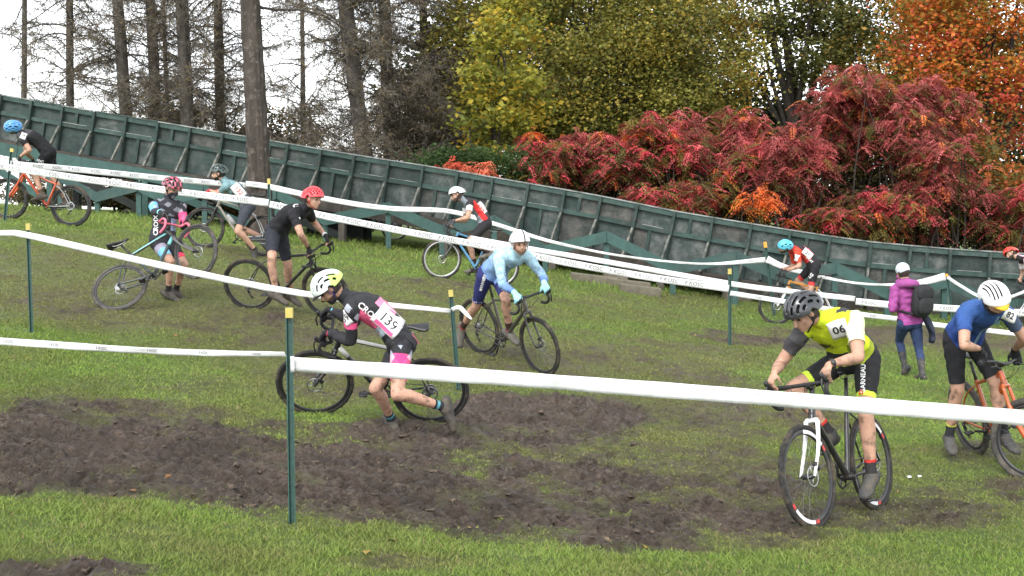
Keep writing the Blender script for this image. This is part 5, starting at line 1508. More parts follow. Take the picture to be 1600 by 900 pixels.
# --- runner 139
M_PINK = M('pink_print', (0.80, 0.10, 0.26), rough=0.7); M_PINKL = M('pale_pink_print', (0.82, 0.38, 0.48), rough=0.7); M_SILV = M('silver_print', (0.38, 0.40, 0.45), rough=0.7); M_SKY = M('sky_print', (0.16, 0.42, 0.66), rough=0.7)
M_WP = M('white_ink', (0.75, 0.75, 0.75), rough=0.7)
def runner():
    b = BIKES['b139']; Y = 11.2
    pel = P(628, 541, Y); nk = lift(pel, 546, 467, 0.56, -1); hd = lift(nk, 514, 450, 0.20, -1)
    def jersey(nm, t, side, front, C):
        c = np.tile(A(0.026, 0.026, 0.030), (len(C), 1))
        u, v = proj(C).T
        near = side > 0
        c[(nm == 'uarmL') & (t > 0.36) & (t < 0.55)] = A(0.80, 0.10, 0.26)
        c[(nm == 'uarmL') & (t < 0.36) & (crease(C, (A(1, 0, 1), 60, 0), (A(1, 0, -0.7), 55, 1)) > 0.5)] = A(0.36, 0.38, 0.44)
        c[(nm == 'torso') & (front > 0.03) & (t > 0.45) & (t < 0.8)] = A(0.62, 0.10, 0.20)
        c[(nm == 'torso') & (front > 0.03) & (t > 0.30) & (t < 0.45)] = A(0.32, 0.38, 0.45)
        c[(nm == 'torso') & (front < -0.07) & (t > 0.38) & (t < 0.7) & (side > -0.1)] = A(0.80, 0.25, 0.38)
        return c
    def shorts(nm, t, side, front, C):
        c = np.tile(A(0.022, 0.022, 0.026), (len(C), 1))
        th = (nm == 'thighL') & (C[:, 1] < pel[1] - 0.05)
        f1 = crease(C, (A(1, 0, 0.8), 42, 0.4), (A(1, 0, -0.7), 38, 1.2)); 
        c[th & (t > 0.06) & (t < 0.22) & (f1 > 0)] = A(0.34, 0.37, 0.43)
        c[th & (t >= 0.22)] = A(0.80, 0.09, 0.25); c[th & (t >= 0.22) & (t < 0.50) & (f1 > 1)] = A(0.82, 0.45, 0.55); c[th & (t >= 0.22) & (t < 0.48) & (f1 < -1)] = A(0.62, 0.05, 0.20)
        return c
    def glove(nm, t, side, front, C):
        return mixc(is_(nm, 'farm'), A(0.7, 0.05, 0.12), np.tile(A(0.016, 0.016, 0.018), (len(C), 1)))
    def gloveR(nm, t, side, front, C):
        return mixc(is_(nm, 'farm'), A(0.16, 0.48, 0.68), np.tile(A(0.016, 0.016, 0.018), (len(C), 1)))
    def socks(nm, t, side, front, C):
        return mixc(is_(nm, 'shin') & (t > 0.84) & (t < 0.90), A(0.10, 0.30, 0.36), np.tile(A(0.02, 0.022, 0.026), (len(C), 1)))
    person('runner', 'rider 139 running bent over beside his bike in black and pink kit', pel, nk, hd, (-0.66, -0.22, -0.74), (0.05, -1, 0), (0.06, -0.97, -0.18),
           {'L': ((549, 528), bgrip('b139', 'L'), down('b139')), 'R': ((545, 500), bgrip('b139', 'R'), down('b139'))},
           {'L': ((617, 602), P(692, 635, 11.05), (0.18, 0.0, -0.98)), 'R': ((588, 604), P(612, 655, 11.45), (0.45, -0.5, -0.55))},
           dict(jersey=jersey, suit=True, shorts=shorts, socks=socks, sock=0.80, short=0.72, sleeve=1.94, shoes=(0.05, 0.045, 0.04), gloves={'L': glove, 'R': gloveR}, cuff=0.86, hair=HAIR_D, beard=(0.09, 0.055, 0.038),
                helmet=dict(col=(0.70, 0.78, 0.74), col2=('rear', (0.50, 0.74, 0.16)), style='vent', strap=(0.03, 0.03, 0.18), brim=(0.02, 0.02, 0.02)), hem=0.0, jersey_name='skinsuit_top', shorts_name='skinsuit_legs'), voxel=0.0100, hump=0.07)
    p = PEOPLE['runner']; back = p['spine']
    decal('runner', 'jersey', (607, 502), '139', 0.115, -back, bib=(0.25, 0.18, None), bold=0.0)
    patch('runner', 'jersey', (600, 512), 0.19, 0.032, -back, M_PINK, name='number_stripe', off=0.011)
    decal('runner', 'jersey', (577, 489), 'CROIX', 0.075, -back, name='back_print', mat=M_WP, bold=0.02)
    decal('runner', 'jersey', (540, 497), '39', 0.08, -nrm(A(0.5, 0, 0.35)) * -1, bib=(0.07, 0.13, None), bold=0.01)
    decal('runner', 'shorts', (614, 523), '8', 0.03, A(1, 0, 0), name='round_badge', mat=M_WP, bib=(0.045, 0.045, M_PINK), bold=0.02)
    th = nrm(p['J']['L']['knee'] - p['J']['L']['hip'])
runner()

# --- pale blue long sleeves, white helmet
def pale():
    b = BIKES['light']; Y = b['saddle'][1] + 0.02
    pel = P(768, 430, Y); nk = lift(pel, 807, 398, 0.50, -1); hd = lift(nk, 812, 381, 0.19, -1)
    def jersey(nm, t, side, front, C):
        z = np.where(nm == 'torso', 1 - t, np.where(is_(nm, 'uarm'), t * 0.45, np.where(is_(nm, 'farm'), 0.5 + t * 0.6, 0.1)))
        z = np.clip(z, 0, 1)[:, None]
        c = A(0.36, 0.56, 0.66) * (1 - z) + A(0.10, 0.18, 0.42) * z
        sp = (np.sin(C[:, 0] * 95 + np.sin(C[:, 2] * 70) * 2) * np.sin(C[:, 2] * 110 + C[:, 1] * 60) > 0.55) & (z[:, 0] < 0.55)
        c[sp] = c[sp] * 0.6 + A(0.3, 0.32, 0.34)
        return c
    def shorts(nm, t, side, front, C):
        c = np.tile(A(0.022, 0.027, 0.115), (len(C), 1))
        dots = is_(nm, 'thigh') & (t > 0.74) & (np.sin(C[:, 0] * 150) * np.sin(C[:, 1] * 150) > 0.45)
        c[dots] = A(0.5, 0.5, 0.6)
        return c
    def socks(nm, t, side, front, C):
        return mixc(is_(nm, 'shin') & (t > 0.93), A(0.35, 0.05, 0.04), np.tile(A(0.06, 0.035, 0.03), (len(C), 1)))
    person('pale', 'man in pale blue long sleeved jersey and white helmet pushing a muddy bike', pel, nk, hd, (0.28, -0.93, -0.12), (0.80, 0.58, 0.0), (0.93, 0.30, 0.06),
           {'R': ((790, 449), bgrip('light', 'R'), down('light')), 'L': ((846, 431), bgrip('light', 'L'), down('light'))},
           {'R': ((746, 471), P(722, 512, 15.6), (-0.05, -0.25, -0.95)), 'L': ((791, 474), P(796, 517, 15.05), (0.60, -0.62, -0.45))},
           dict(jersey=jersey, shorts=shorts, socks=socks, sock=0.70, short=0.80, sleeve=1.97, shoes=(0.10, 0.095, 0.085), gloves=(0.32, 0.66, 0.72), cuff=0.92, hair=HAIR_D, beard=(0.22, 0.13, 0.09),
                helmet=dict(col=(0.80, 0.80, 0.80), col2=('stripe', (0.01, 0.01, 0.01)), style='aero', strap=(0.5, 0.5, 0.5))), voxel=0.0128, hump=0.06)
    p = PEOPLE['pale']; th = nrm(p['J']['R']['knee'] - p['J']['R']['hip'])
    decal('pale', 'shorts', (754, 442), 'KERNHAM', 0.046, th, name='leg_print', mat=M_WP, bold=0.025)
pale()

# --- black kit, red helmet
def redhat():
    b = BIKES['black']; Y = 16.35
    pel = P(432, 364, Y); nk = lift(pel, 474, 327, 0.50, -1); hd = lift(nk, 489, 311, 0.19, -1)
    person('redhat', 'man in plain black kit and bright red helmet standing over a black bike', pel, nk, hd, (0.84, -0.52, -0.14), (0.25, 0.95, 0.0), (0.35, 0.92, 0.08),
           {'R': ((470, 366), bgrip('black', 'R'), down('black')), 'L': ((499, 360), bgrip('black', 'L'), down('black'))},
           {'R': ((424, 413), P(431, 457, 16.05), (0.85, -0.25, -0.42)), 'L': ((447, 413), P(454, 459, 16.75), (0.80, -0.35, -0.45))},
           dict(jersey=(0.014, 0.014, 0.017), shorts=(0.022, 0.024, 0.033), socks=(0.03, 0.026, 0.024), sock=0.80, short=0.80, sleeve=0.60, shoes=(0.06, 0.05, 0.042), gloves=(0.016, 0.016, 0.018), fingerless=True, hair=HAIR_D,
                helmet=dict(col=(0.78, 0.045, 0.06), style='holes', strap=(0.55, 0.08, 0.04))), voxel=0.0128, hump=0.06)
    decal('redhat', 'jersey', (462, 322), 'C', 0.10, A(0.8, -0.3, 0.3), name='back_print', mat=M_WP, bold=0.03)
    decal('redhat', 'jersey', (468, 341), 'M', 0.035, A(0.8, -0.5, -0.5), name='sleeve_print', mat=M_WP)
    w = PEOPLE['redhat']['J']['L']; d = nrm(w['wrist'] - w['el'])
    mkobj('wrist_band', torus(w['wrist'] - d * 0.02, d, 0.030, 0.004, 0.014, 16, 6), M_WP, PEOPLE['redhat']['body'])
redhat()

# --- man holding the upended teal bike
def holder():
    pel = P(254, 378, 17.25); nk = lift(pel, 262, 315, 0.52, -1); hd = lift(nk, 269, 294, 0.19, -1)
    def jersey(nm, t, side, front, C):
        c = np.tile(A(0.030, 0.030, 0.036), (len(C), 1))
        c[(nm == 'uarmR') & (t > 0.15)] = A(0.16, 0.42, 0.66)
        c[(nm == 'uarmR') & (t > 0.15) & (crease(C, (A(1, 0.4, 1), 62, 0), (A(1, 0, -0.7), 55, 1)) > 0.5)] = A(0.34, 0.40, 0.46)
        c[(nm == 'uarmL') & (t > 0.35)] = A(0.80, 0.08, 0.22)
        c[(nm == 'uarmL') & (t <= 0.35) & (crease(C, (A(1, 0.4, 1), 62, 0), (A(1, 0, -0.7), 55, 1)) > 0.5)] = A(0.34, 0.30, 0.36)
        c[(nm == 'torso') & (t > 0.3) & (t < 0.6) & (side > 0.07)] = A(0.30, 0.38, 0.55)
        k = (nm == 'torso') & (t > 0.66) & (crease(C, (A(1, 0, 1.4), 58, 0.5), (A(1, 0, -0.9), 52, 1)) > 1.5)
        c[k] = A(0.20, 0.21, 0.24)
        return c
    def shorts(nm, t, side, front, C):
        c = np.tile(A(0.020, 0.020, 0.024), (len(C), 1))
        c[(nm == 'thighR') & (t > 0.50)] = A(0.18, 0.45, 0.68)
        c[(nm == 'thighR') & (t > 0.32) & (t <= 0.50)] = A(0.28, 0.26, 0.33)
        c[(nm == 'thighL') & (t > 0.64)] = A(0.72, 0.05, 0.10)
        return c
    person('holder', 'man in black kit with blue and pink sleeves holding up a teal bike', pel, nk, hd, (0.72, -0.55, -0.42), (0.78, 0.62, 0), (0.86, 0.50, 0.0),
           {'R': ((233, 345), bgrip('teal', 'R'), A(0.2, -0.4, -0.9)), 'L': ((283, 344), bgrip('teal', 'L'), A(0.2, -0.4, -0.9))},
           {'R': ((268, 409), P(263, 455, 17.1), (0.84, -0.30, -0.38)), 'L': ((287, 408), P(275, 452, 17.3), (0.75, 0.0, -0.5))},
           dict(jersey=jersey, suit=True, shorts=shorts, socks=(0.025, 0.023, 0.022), sock=0.78, short=0.78, sleeve=1.95, shoes=(0.035, 0.032, 0.03), gloves={'R': (0.02, 0.02, 0.022), 'L': (0.70, 0.10, 0.22)}, hair=HAIR_D, hem=0.0,
                helmet=dict(col=(0.045, 0.02, 0.022), col2=('patch', (0.62, 0.10, 0.16)), style='vent', strap=(0.02, 0.02, 0.02), brim=(0.10, 0.06, 0.04)), jersey_name='skinsuit_top', shorts_name='skinsuit_legs'), voxel=0.0128, hump=0.02)
    decal('holder', 'jersey', (244, 352), 'CROIX', 0.085, A(0, 0, 1), name='side_print', mat=M_WP, bold=0.025)
    p = PEOPLE['holder']; w = p['J']['R']; d = nrm(w['wrist'] - w['el'])
    mkobj('wrist_band', torus(w['wrist'] - d * 0.03, d, 0.032, 0.005, 0.022, 16, 6), M('aqua_band', (0.25, 0.62, 0.66), rough=0.7), p['body'])
holder()

# --- far left, black kit on orange mountain bike
def farleft():
    b = BIKES['orange']; Y = b['saddle'][1]
    pel = P(76, 241, Y); nk = lift(pel, 33, 208, 0.52, -1); hd = lift(nk, 20, 200, 0.19, -1)
    (aL, tL), (aR, tR) = pedal_foot('orange', 'L', 0.3), pedal_foot('orange', 'R', 0.2)
    person('farleft', 'rider in black kit and blue helmet on the orange mountain bike', pel, nk, hd, (-0.96, -0.12, -0.25), (0, -1, 0), (0, -1, 0),
           {'L': ((51, 240), bgrip('orange', 'L'), down('orange')), 'R': ((40, 238), bgrip('orange', 'R'), down('orange'))},
           {'L': ((53, 276), aL, tL), 'R': ((62, 280), aR, tR)},
           dict(jersey=lambda nm, t, s, f, C: mixc((nm == 'torso') & (t > 0.8) | is_(nm, 'uarm') & (t < 0.3), A(0.055, 0.055, 0.06), np.tile(A(0.014, 0.014, 0.016), (len(C), 1))), shorts=(0.010, 0.010, 0.013), socks=(0.09, 0.06, 0.045), sock=0.8, short=0.74, sleeve=0.62, shoes=(0.07, 0.055, 0.045), gloves=(0.016, 0.016, 0.018),
                hair=(0.09, 0.055, 0.035), hair_len=0.05, helmet=dict(col=(0.09, 0.30, 0.62), style='vent')), voxel=0.0165, hump=0.07, hi=False)
    decal('farleft', 'jersey', (59, 206), 'BL', 0.09, -PEOPLE['farleft']['spine'], bib=(0.20, 0.12, M('pink_bib', (0.72, 0.45, 0.48), rough=0.7)), bold=0.03)
    decal('farleft', 'jersey', (37, 212), '9', 0.07, A(1, 0, -0.4), bib=(0.09, 0.13, None))
    th = PEOPLE['farleft']['J']['L']; decal('farleft', 'shorts', (62, 252), 'POC', 0.07, A(1, 0, -0.25), name='leg_print', mat=M_WP, bold=0.03)
farleft()

# --- climber in grey and teal, running beside his bike
def climber():
    Y = 21.75
    pel = P(387, 325, Y); nk = lift(pel, 354, 286, 0.52, -1); hd = lift(nk, 342, 271, 0.19, -1)
    def jersey(nm, t, side, front, C):
        c = np.tile(A(0.075, 0.085, 0.095), (len(C), 1)); k = (nm == 'torso') & (t > 0.66) | is_(nm, 'uarm', 'neck'); c[k] = A(0.17, 0.28, 0.30)
        c[(nm == 'torso') & (t > 0.76) & (t < 0.84) & (front < 0.04)] = A(0.03, 0.045, 0.05)
        return c
    person('climber', 'bearded man in grey and teal jersey with red gloves climbing left', pel, nk, hd, (-0.97, -0.2, -0.08), (0, -1, 0), (0.05, -1, 0.0),
           {'L': ((346, 318), bgrip('grey', 'L'), down('grey')), 'R': ((338, 312), bgrip('grey', 'R'), down('grey'))},
           {'L': ((372, 359), P(399, 390, 21.65), (0.30, -0.1, -0.92)), 'R': ((378, 358), P(411, 370, 22.1), (0.5, 0.0, -0.85))},
           dict(jersey=jersey, shorts=(0.045, 0.05, 0.065), socks=(0.02, 0.02, 0.02), sock=0.90, short=0.76, sleeve=0.55, shoes=(0.04, 0.04, 0.04), gloves=(0.65, 0.03, 0.06), hair=(0.02, 0.015, 0.012), beard=(0.02, 0.014, 0.012), skin=M_SKIN,
                helmet=dict(col=(0.025, 0.045, 0.04), style='vent')), voxel=0.0155, hump=0.05, hi=False)
    decal('climber', 'jersey', (373, 298), '152', 0.10, -PEOPLE['climber']['spine'], bib=(0.25, 0.17, None), mat=M('red_ink', (0.5, 0.08, 0.06), rough=0.8))
climber()

# --- light blue bike, white helmet
def whitehat():
    b = BIKES['blue']; Y = b['saddle'][1]
    pel = P(757, 351, Y); nk = lift(pel, 729, 314, 0.51, -1); hd = lift(nk, 714, 305, 0.19, -1)
    (aL, tL), (aR, tR) = pedal_foot('blue', 'L', 0.3), pedal_foot('blue', 'R', 0.2)
    def jersey(nm, t, side, front, C):
        c = np.tile(A(0.03, 0.026, 0.028), (len(C), 1))
        tor = nm == 'torso'
        c[tor & (t < 0.72) & (front < 0.05)] = A(0.62, 0.60, 0.60)
        c[tor & (t < 0.30)] = A(0.05, 0.045, 0.05)
        c[tor & (front > -0.02) & (front < 0.075) & (t > 0.05) & (t < 0.85)] = A(0.62, 0.03, 0.03)
        c[tor & (front >= 0.075)] = A(0.20, 0.22, 0.25)
        c[is_(nm, 'uarm') & (t > 0.22)] = A(0.72, 0.70, 0.70)
        return c
    person('whitehat', 'rider in black, red and white jersey on the light blue bike', pel, nk, hd, (-0.93, -0.28, -0.25), (0.15, -1, 0), (0.25, -0.97, -0.05),
           {'L': ((727, 343), bgrip('blue', 'L'), down('blue')), 'R': ((738, 346), bgrip('blue', 'R'), down('blue'))},
           {'L': ((731, 367), aL, tL), 'R': ((735, 372), aR, tR)},
           dict(jersey=jersey, shorts=(0.022, 0.021, 0.024), socks=(0.05, 0.03, 0.028), sock=0.62, short=0.80, sleeve=0.55, shoes=(0.14, 0.13, 0.12), gloves=(0.05, 0.05, 0.055), fingerless=True, hair=(0.05, 0.035, 0.028), beard=(0.07, 0.045, 0.035), hair_len=0.02,
                helmet=dict(col=(0.72, 0.74, 0.76), style='vent')), voxel=0.0155, hump=0.08, hi=False)
    decal('whitehat', 'jersey', (750, 326), '137', 0.10, -PEOPLE['whitehat']['spine'], name='race_digits', mat=M('red_ink', (0.5, 0.08, 0.06), rough=0.8))
whitehat()

# --- red and black, cyan helmet
def cyan():
    b = BIKES['white']; Y = b['saddle'][1]
    pel = P(1272, 416, Y); nk = lift(pel, 1239, 389, 0.51, -1); hd = lift(nk, 1226, 386, 0.19, -1)
    (aL, tL), (aR, tR) = pedal_foot('white', 'L', 0.3), pedal_foot('white', 'R', 0.2)
    def jersey(nm, t, side, front, C):
        c = np.tile(A(0.025, 0.022, 0.026), (len(C), 1)); c[is_(nm, 'uarm')] = A(0.60, 0.06, 0.03); c[(nm == 'torso') & (front > 0.0) & (t > 0.3)] = A(0.50, 0.04, 0.03)
        c[(nm == 'torso') & (front < -0.09)] = A(0.45, 0.08, 0.12)
        return c
    def shorts(nm, t, side, front, C):
        return mixc(is_(nm, 'thigh') & (t > 0.66), A(0.55, 0.05, 0.05), np.tile(A(0.018, 0.017, 0.02), (len(C), 1)))
    person('cyan', 'bearded rider in red and black kit wearing a cyan helmet', pel, nk, hd, (-0.97, -0.12, -0.2), (0, -1, 0), (0.05, -1, 0),
           {'L': ((1254, 416), bgrip('white', 'L'), down('white')), 'R': ((1245, 415), bgrip('white', 'R'), down('white'))},
           {'L': ((1261, 449), aL, tL), 'R': ((1242, 434), aR, tR)},
           dict(jersey=jersey, shorts=shorts, socks=(0.03, 0.03, 0.03), short=0.80, sleeve=0.80, shoes=(0.05, 0.05, 0.05), gloves=(0.03, 0.03, 0.032), hair=HAIR_D, beard=(0.02, 0.014, 0.012),
                helmet=dict(col=(0.10, 0.50, 0.66), style='vent')), voxel=0.0155, hump=0.07, hi=False)
    decal('cyan', 'jersey', (1262, 396), '21', 0.09, -PEOPLE['cyan']['spine'], bib=(0.20, 0.13, None)); decal('cyan', 'jersey', (1244, 403), '1', 0.06, A(1, 0, -0.3), bib=(0.09, 0.12, None))
    decal('cyan', 'shorts', (1267, 431), 'LG', 0.085, A(0.8, 0, 0.6), name='leg_print', mat=M_WP, bold=0.04)
    decal('cyan', 'jersey', (1265, 406), 'SPORT', 0.05, -PEOPLE['cyan']['spine'], name='back_print', mat=M_WP, bold=0.03)
cyan()

# --- cut off at the right edge
def edge():
    b = BIKES['edge']; Y = b['saddle'][1]
    pel = P(1640, 424, Y); nk = lift(pel, 1597, 404, 0.52, -1); hd = lift(nk, 1580, 397, 0.19, -1)
    (aL, tL), (aR, tR) = pedal_foot('edge', 'L', 0.3), pedal_foot('edge', 'R', 0.2)
    def jersey(nm, t, side, front, C):
        c = np.tile(A(0.70, 0.42, 0.48), (len(C), 1)); c[(nm == 'torso') & (front > 0.03)] = A(0.02, 0.02, 0.02); c[is_(nm, 'uarm') & (t > 0.2)] = A(0.75, 0.72, 0.72)
        return c
    person('edge', 'rider in pink jersey and red helmet at the right edge', pel, nk, hd, (-0.95, -0.2, -0.25), (0, -1, 0), (0, -1, 0),
           {'L': ((1603, 428), bgrip('edge', 'L'), down('edge')), 'R': ((1598, 426), bgrip('edge', 'R'), down('edge'))}, {'L': ((1615, 455), aL, tL), 'R': ((1612, 450), aR, tR)},
           dict(jersey=jersey, shorts=(0.02, 0.02, 0.022), socks=(0.03, 0.03, 0.03), sleeve=0.55, shoes=(0.05, 0.05, 0.05), hair=HAIR_D, beard=(0.03, 0.02, 0.016), helmet=dict(col=(0.70, 0.05, 0.03), style='vent')), voxel=0.0165, hump=0.06, hi=False)
edge()

# --- blue jersey, yellow cap brim
def bluejersey():
    pel = P(1505, 528, 11.15); nk = lift(pel, 1543, 483, 0.52, -1); hd = lift(nk, 1554, 468, 0.19, -1)
    def jersey(nm, t, side, front, C):
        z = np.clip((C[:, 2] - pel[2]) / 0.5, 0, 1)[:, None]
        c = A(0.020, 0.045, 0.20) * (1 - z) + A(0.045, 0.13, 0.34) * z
        c[is_(nm, 'uarmL') & (t > 0.2)] = A(0.05, 0.07, 0.12)
        c[(nm == 'torso') & (np.abs(side - 0.03) < 0.012) & (front > 0)] = A(0.18, 0.28, 0.36)
        return c
    def socks(nm, t, side, front, C):
        return mixc(is_(nm, 'shin') & (t < 0.745), A(0.62, 0.68, 0.08), np.tile(A(0.03, 0.032, 0.036), (len(C), 1)))
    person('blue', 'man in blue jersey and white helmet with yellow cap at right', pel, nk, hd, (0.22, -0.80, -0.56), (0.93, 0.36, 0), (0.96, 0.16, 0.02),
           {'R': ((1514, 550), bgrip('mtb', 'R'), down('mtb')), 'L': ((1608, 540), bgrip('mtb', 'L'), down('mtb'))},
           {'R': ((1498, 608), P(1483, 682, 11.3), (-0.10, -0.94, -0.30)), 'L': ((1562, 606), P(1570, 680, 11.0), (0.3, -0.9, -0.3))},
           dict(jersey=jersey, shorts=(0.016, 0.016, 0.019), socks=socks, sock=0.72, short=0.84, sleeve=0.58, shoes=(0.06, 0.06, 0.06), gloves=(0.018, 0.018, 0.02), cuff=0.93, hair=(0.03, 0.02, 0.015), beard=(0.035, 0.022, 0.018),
                helmet=dict(col=(0.80, 0.79, 0.79), style='slots', brim=(0.75, 0.42, 0.02), strap=(0.03, 0.03, 0.03))), voxel=0.0108, hump=0.05)
    decal('blue', 'jersey', (1578, 493), '82', 0.07, A(0.9, -0.2, -0.4), bib=(0.12, 0.10, None))
bluejersey()

# --- woman walking away with a backpack
def walker():
    Y = 18.7
    pel = P(1421, 505, Y); nk = P(1415, 446, Y + 0.02); hd = P(1411, 426, Y + 0.05)
    def trousers(nm, t, side, front, C):
        return np.tile(A(0.030, 0.048, 0.115), (len(C), 1))
    person('walker', 'person in magenta jacket and white beanie walking away', pel, nk, hd, (-0.35, 0.92, -0.1), (-0.95, -0.28, 0), (-0.95, -0.28, 0),
           {'L': ((1396, 470), P(1405, 487, Y + 0.16), A(0.5, 0.5, -0.4)), 'R': ((1436, 474), P(1428, 488, Y + 0.2), A(-0.5, 0.5, -0.4))},
           {'L': ((1407, 541), P(1414, 575, 18.85), (-0.25, 0.6, -0.75)), 'R': ((1436, 549), P(1441, 585, 18.45), (-0.2, 0.96, -0.05))},
           dict(jersey=(0.29, 0.06, 0.23), jersey_name='jacket', shorts=trousers, shorts_name='jeans', short=1.6, sleeve=1.98, shoes=(0.028, 0.030, 0.034), boot=0.42, socks=None, hem=-0.02, collar=0.9, loose=1.6, puff=0.010, hair=HAIR_D, skin=M_SKIN, slim=0.92, thigh=1.06), voxel=0.0132, hump=0.0, S_=0.95)
    p = PEOPLE['walker']; bd = p['body']; rt, fw, up = p['axh']; h = p['head']
    cap = ell(h + up * 0.045, (0.092, 0.110, 0.100), [rt, fw, up], 22, 14); V = cap[0]
    V = V.copy(); z = (V - h) @ up; V += np.outer(np.clip(-0.005 - z, 0, 1), up)
    mkobj('beanie', (V, cap[1]), M('knit', (0.62, 0.68, 0.72), rough=0.95, var=0.15, scale=40, bump=0.8, bscale=90), bd)
    n_ = p['neck']
    mkobj('hood', cat_geo(tube(curve([n_ + A(-0.13, -0.02, -0.02), n_ + A(-0.08, -0.12, 0.03), n_ + A(0.02, -0.15, 0.035), n_ + A(0.11, -0.10, 0.02), n_ + A(0.13, 0.0, -0.02)], 5), [0.03] + [0.055] * 19 + [0.03], 10, rad2=[0.03] + [0.06] * 19 + [0.03], round_caps=True),
                          tube(curve([n_ + A(-0.10, 0.04, 0.05), n_ + A(0.0, -0.085, 0.07), n_ + A(0.10, 0.04, 0.05)], 6), 0.035, 8, round_caps=True)), M('hood_cloth', (0.29, 0.06, 0.23), rough=0.8, bump=0.3, bscale=30), bd)
    # backpack, worn but liftable
    c = p['path'][5] - p['fwd'] * 0.24 + A(0.07, 0, 0.02); s = -p['ls']; u = A(0.05, 0, 1); f = -p['fwd']
    root = empty('backpack', c - A(0, 0, 0.25), 'black backpack on the back of the magenta jacket', 'backpack')
    MB = M('backpack_cloth', (0.012, 0.012, 0.014), rough=0.75, var=0.2, bump=0.3, bscale=50)
    def sup(c_, ax, r, e=0.72):
        V_, F_ = ell((0, 0, 0), (1, 1, 1), None, 22, 14)
        V_ = np.sign(V_) * np.abs(V_) ** e
        return c_ + V_ @ (np.array(ax) * np.array(r)[:, None]), F_
    ax = [nrm(s), nrm(f), nrm(u)]
    mkobj('main_bag', sup(c, ax, (0.155, 0.095, 0.235)), MB, root)
    mkobj('front_pocket', sup(c + f * 0.09 - u * 0.07, ax, (0.12, 0.045, 0.12)), MB, root)
    mkobj('top_flap', sup(c + f * 0.07 + u * 0.10, ax, (0.13, 0.05, 0.10)), MB, root)
    for sg in (-1, 1):
        mkobj('shoulder_strap', tube(curve([c + s * sg * 0.08 + u * 0.20, n_ - A(0, 0, 0.03) + s * sg * 0.12 + p['fwd'] * 0.02, p['path'][6] + s * sg * 0.15 + p['fwd'] * 0.10, p['path'][4] + s * sg * 0.15 + p['fwd'] * 0.02, c + s * sg * 0.13 - u * 0.18], 6), 0.010, 6, rad2=0.02), MB, root)
    # navy coat tied round the waist, hanging on the right hip
    q = p['J']['R']['hip'] + p['lp'] * -0.10 + A(0.0, -0.08, 0.02)
    pts = [q + A(-0.05, 0, 0.16), q + A(0.04, -0.01, 0.05), q + A(0.10, -0.02, -0.08), q + A(0.13, -0.02, -0.20), q + A(0.12, -0.02, -0.30)]
    V_, F_ = tube(curve(pts, 5), np.interp(np.linspace(0, 1, 21), [0, 0.25, 0.6, 0.9, 1], [0.05, 0.10, 0.13, 0.12, 0.05]), 16, rad2=np.interp(np.linspace(0, 1, 21), [0, 0.3, 1], [0.03, 0.05, 0.035]))
    V_ = V_ + 0.012 * np.sin(V_[:, 2:3] * 40 + V_[:, 0:1] * 55) * A(0.6, 1, 0)
    o = mkobj('tied_coat', (V_, F_), M('coat_cloth', (0.016, 0.020, 0.042), rough=0.8, bump=0.4, bscale=30), base=q)
    tag(o, 'dark navy coat tied at the waist of the walking person', 'coat')
walker()

# --- rider half seen through the supports on the far side of the chute
def hidden_rider():
    d = None
    for src, nm, lab, c_ in ((PEOPLE['whitehat']['body'], 'person', 'rider glimpsed through the chute supports behind the red helmet', 'person'), (BIKES['blue']['root'], 'bicycle', 'bicycle glimpsed through the chute supports behind the red helmet', 'bicycle')):
        if d is None:
            t = P(600, 372, 32.3); s0 = BASE[src]; d = A(t[0] - s0[0], t[1] - s0[1], gz(t[0], t[1]) - s0[2])
        def cp(o, par):
            c = o.copy(); COL.objects.link(c); c.parent = par
            for ch in o.children: cp(ch, c)
            return c
        c = cp(src, None); c.name = nm
        c.matrix_world = Matrix.Translation(Vector(d)) @ src.matrix_world
        c['label'] = lab
hidden_rider()
# ------------------------------------------------------------------ trees and shrubs
M_BARK = M('larch_bark', (0.060, 0.050, 0.043), rough=0.95, var=0.5, scale=7, bump=1.0, bscale=22, dirt=(0.115, 0.105, 0.092), dirt_lo=0.48, dirt_hi=0.66, dirt_scale=6, stretch=(1, 1, 0.25))
M_BARKD = M('dark_bark', (0.035, 0.028, 0.024), rough=0.95, var=0.5, scale=7, bump=1.0, bscale=22, stretch=(1, 1, 0.3))
M_TWIG = M('twigs', attr='Col', rough=0.9, var=0.25, scale=3, transl=0.15)
M_LEAF = M('leaves', attr='Col', rough=0.6, var=0.22, scale=1.2, transl=0.42, spec=0.3)
tr_ = np.random.default_rng(99)

def setcol(o, c):
    ca = o.data.color_attributes.new('Col', 'FLOAT_COLOR', 'POINT')
    d = np.ones((len(c), 4), np.float32); d[:, :3] = c; ca.data.foreach_set('color', d.ravel())

def strips(a, b, w, col):
    """thin flat twigs from a to b (n,3), width w (n,), as single triangles that taper to the tip"""
    n = len(a); d = b - a
    s = np.cross(d, tr_.normal(size=(n, 3))); s /= np.maximum(1e-9, np.linalg.norm(s, axis=1))[:, None]
    V = np.stack([a - s * w[:, None], a + s * w[:, None], b], 1).reshape(-1, 3)
    return V, np.arange(3 * n).reshape(n, 3), np.repeat(col, 3, 0)

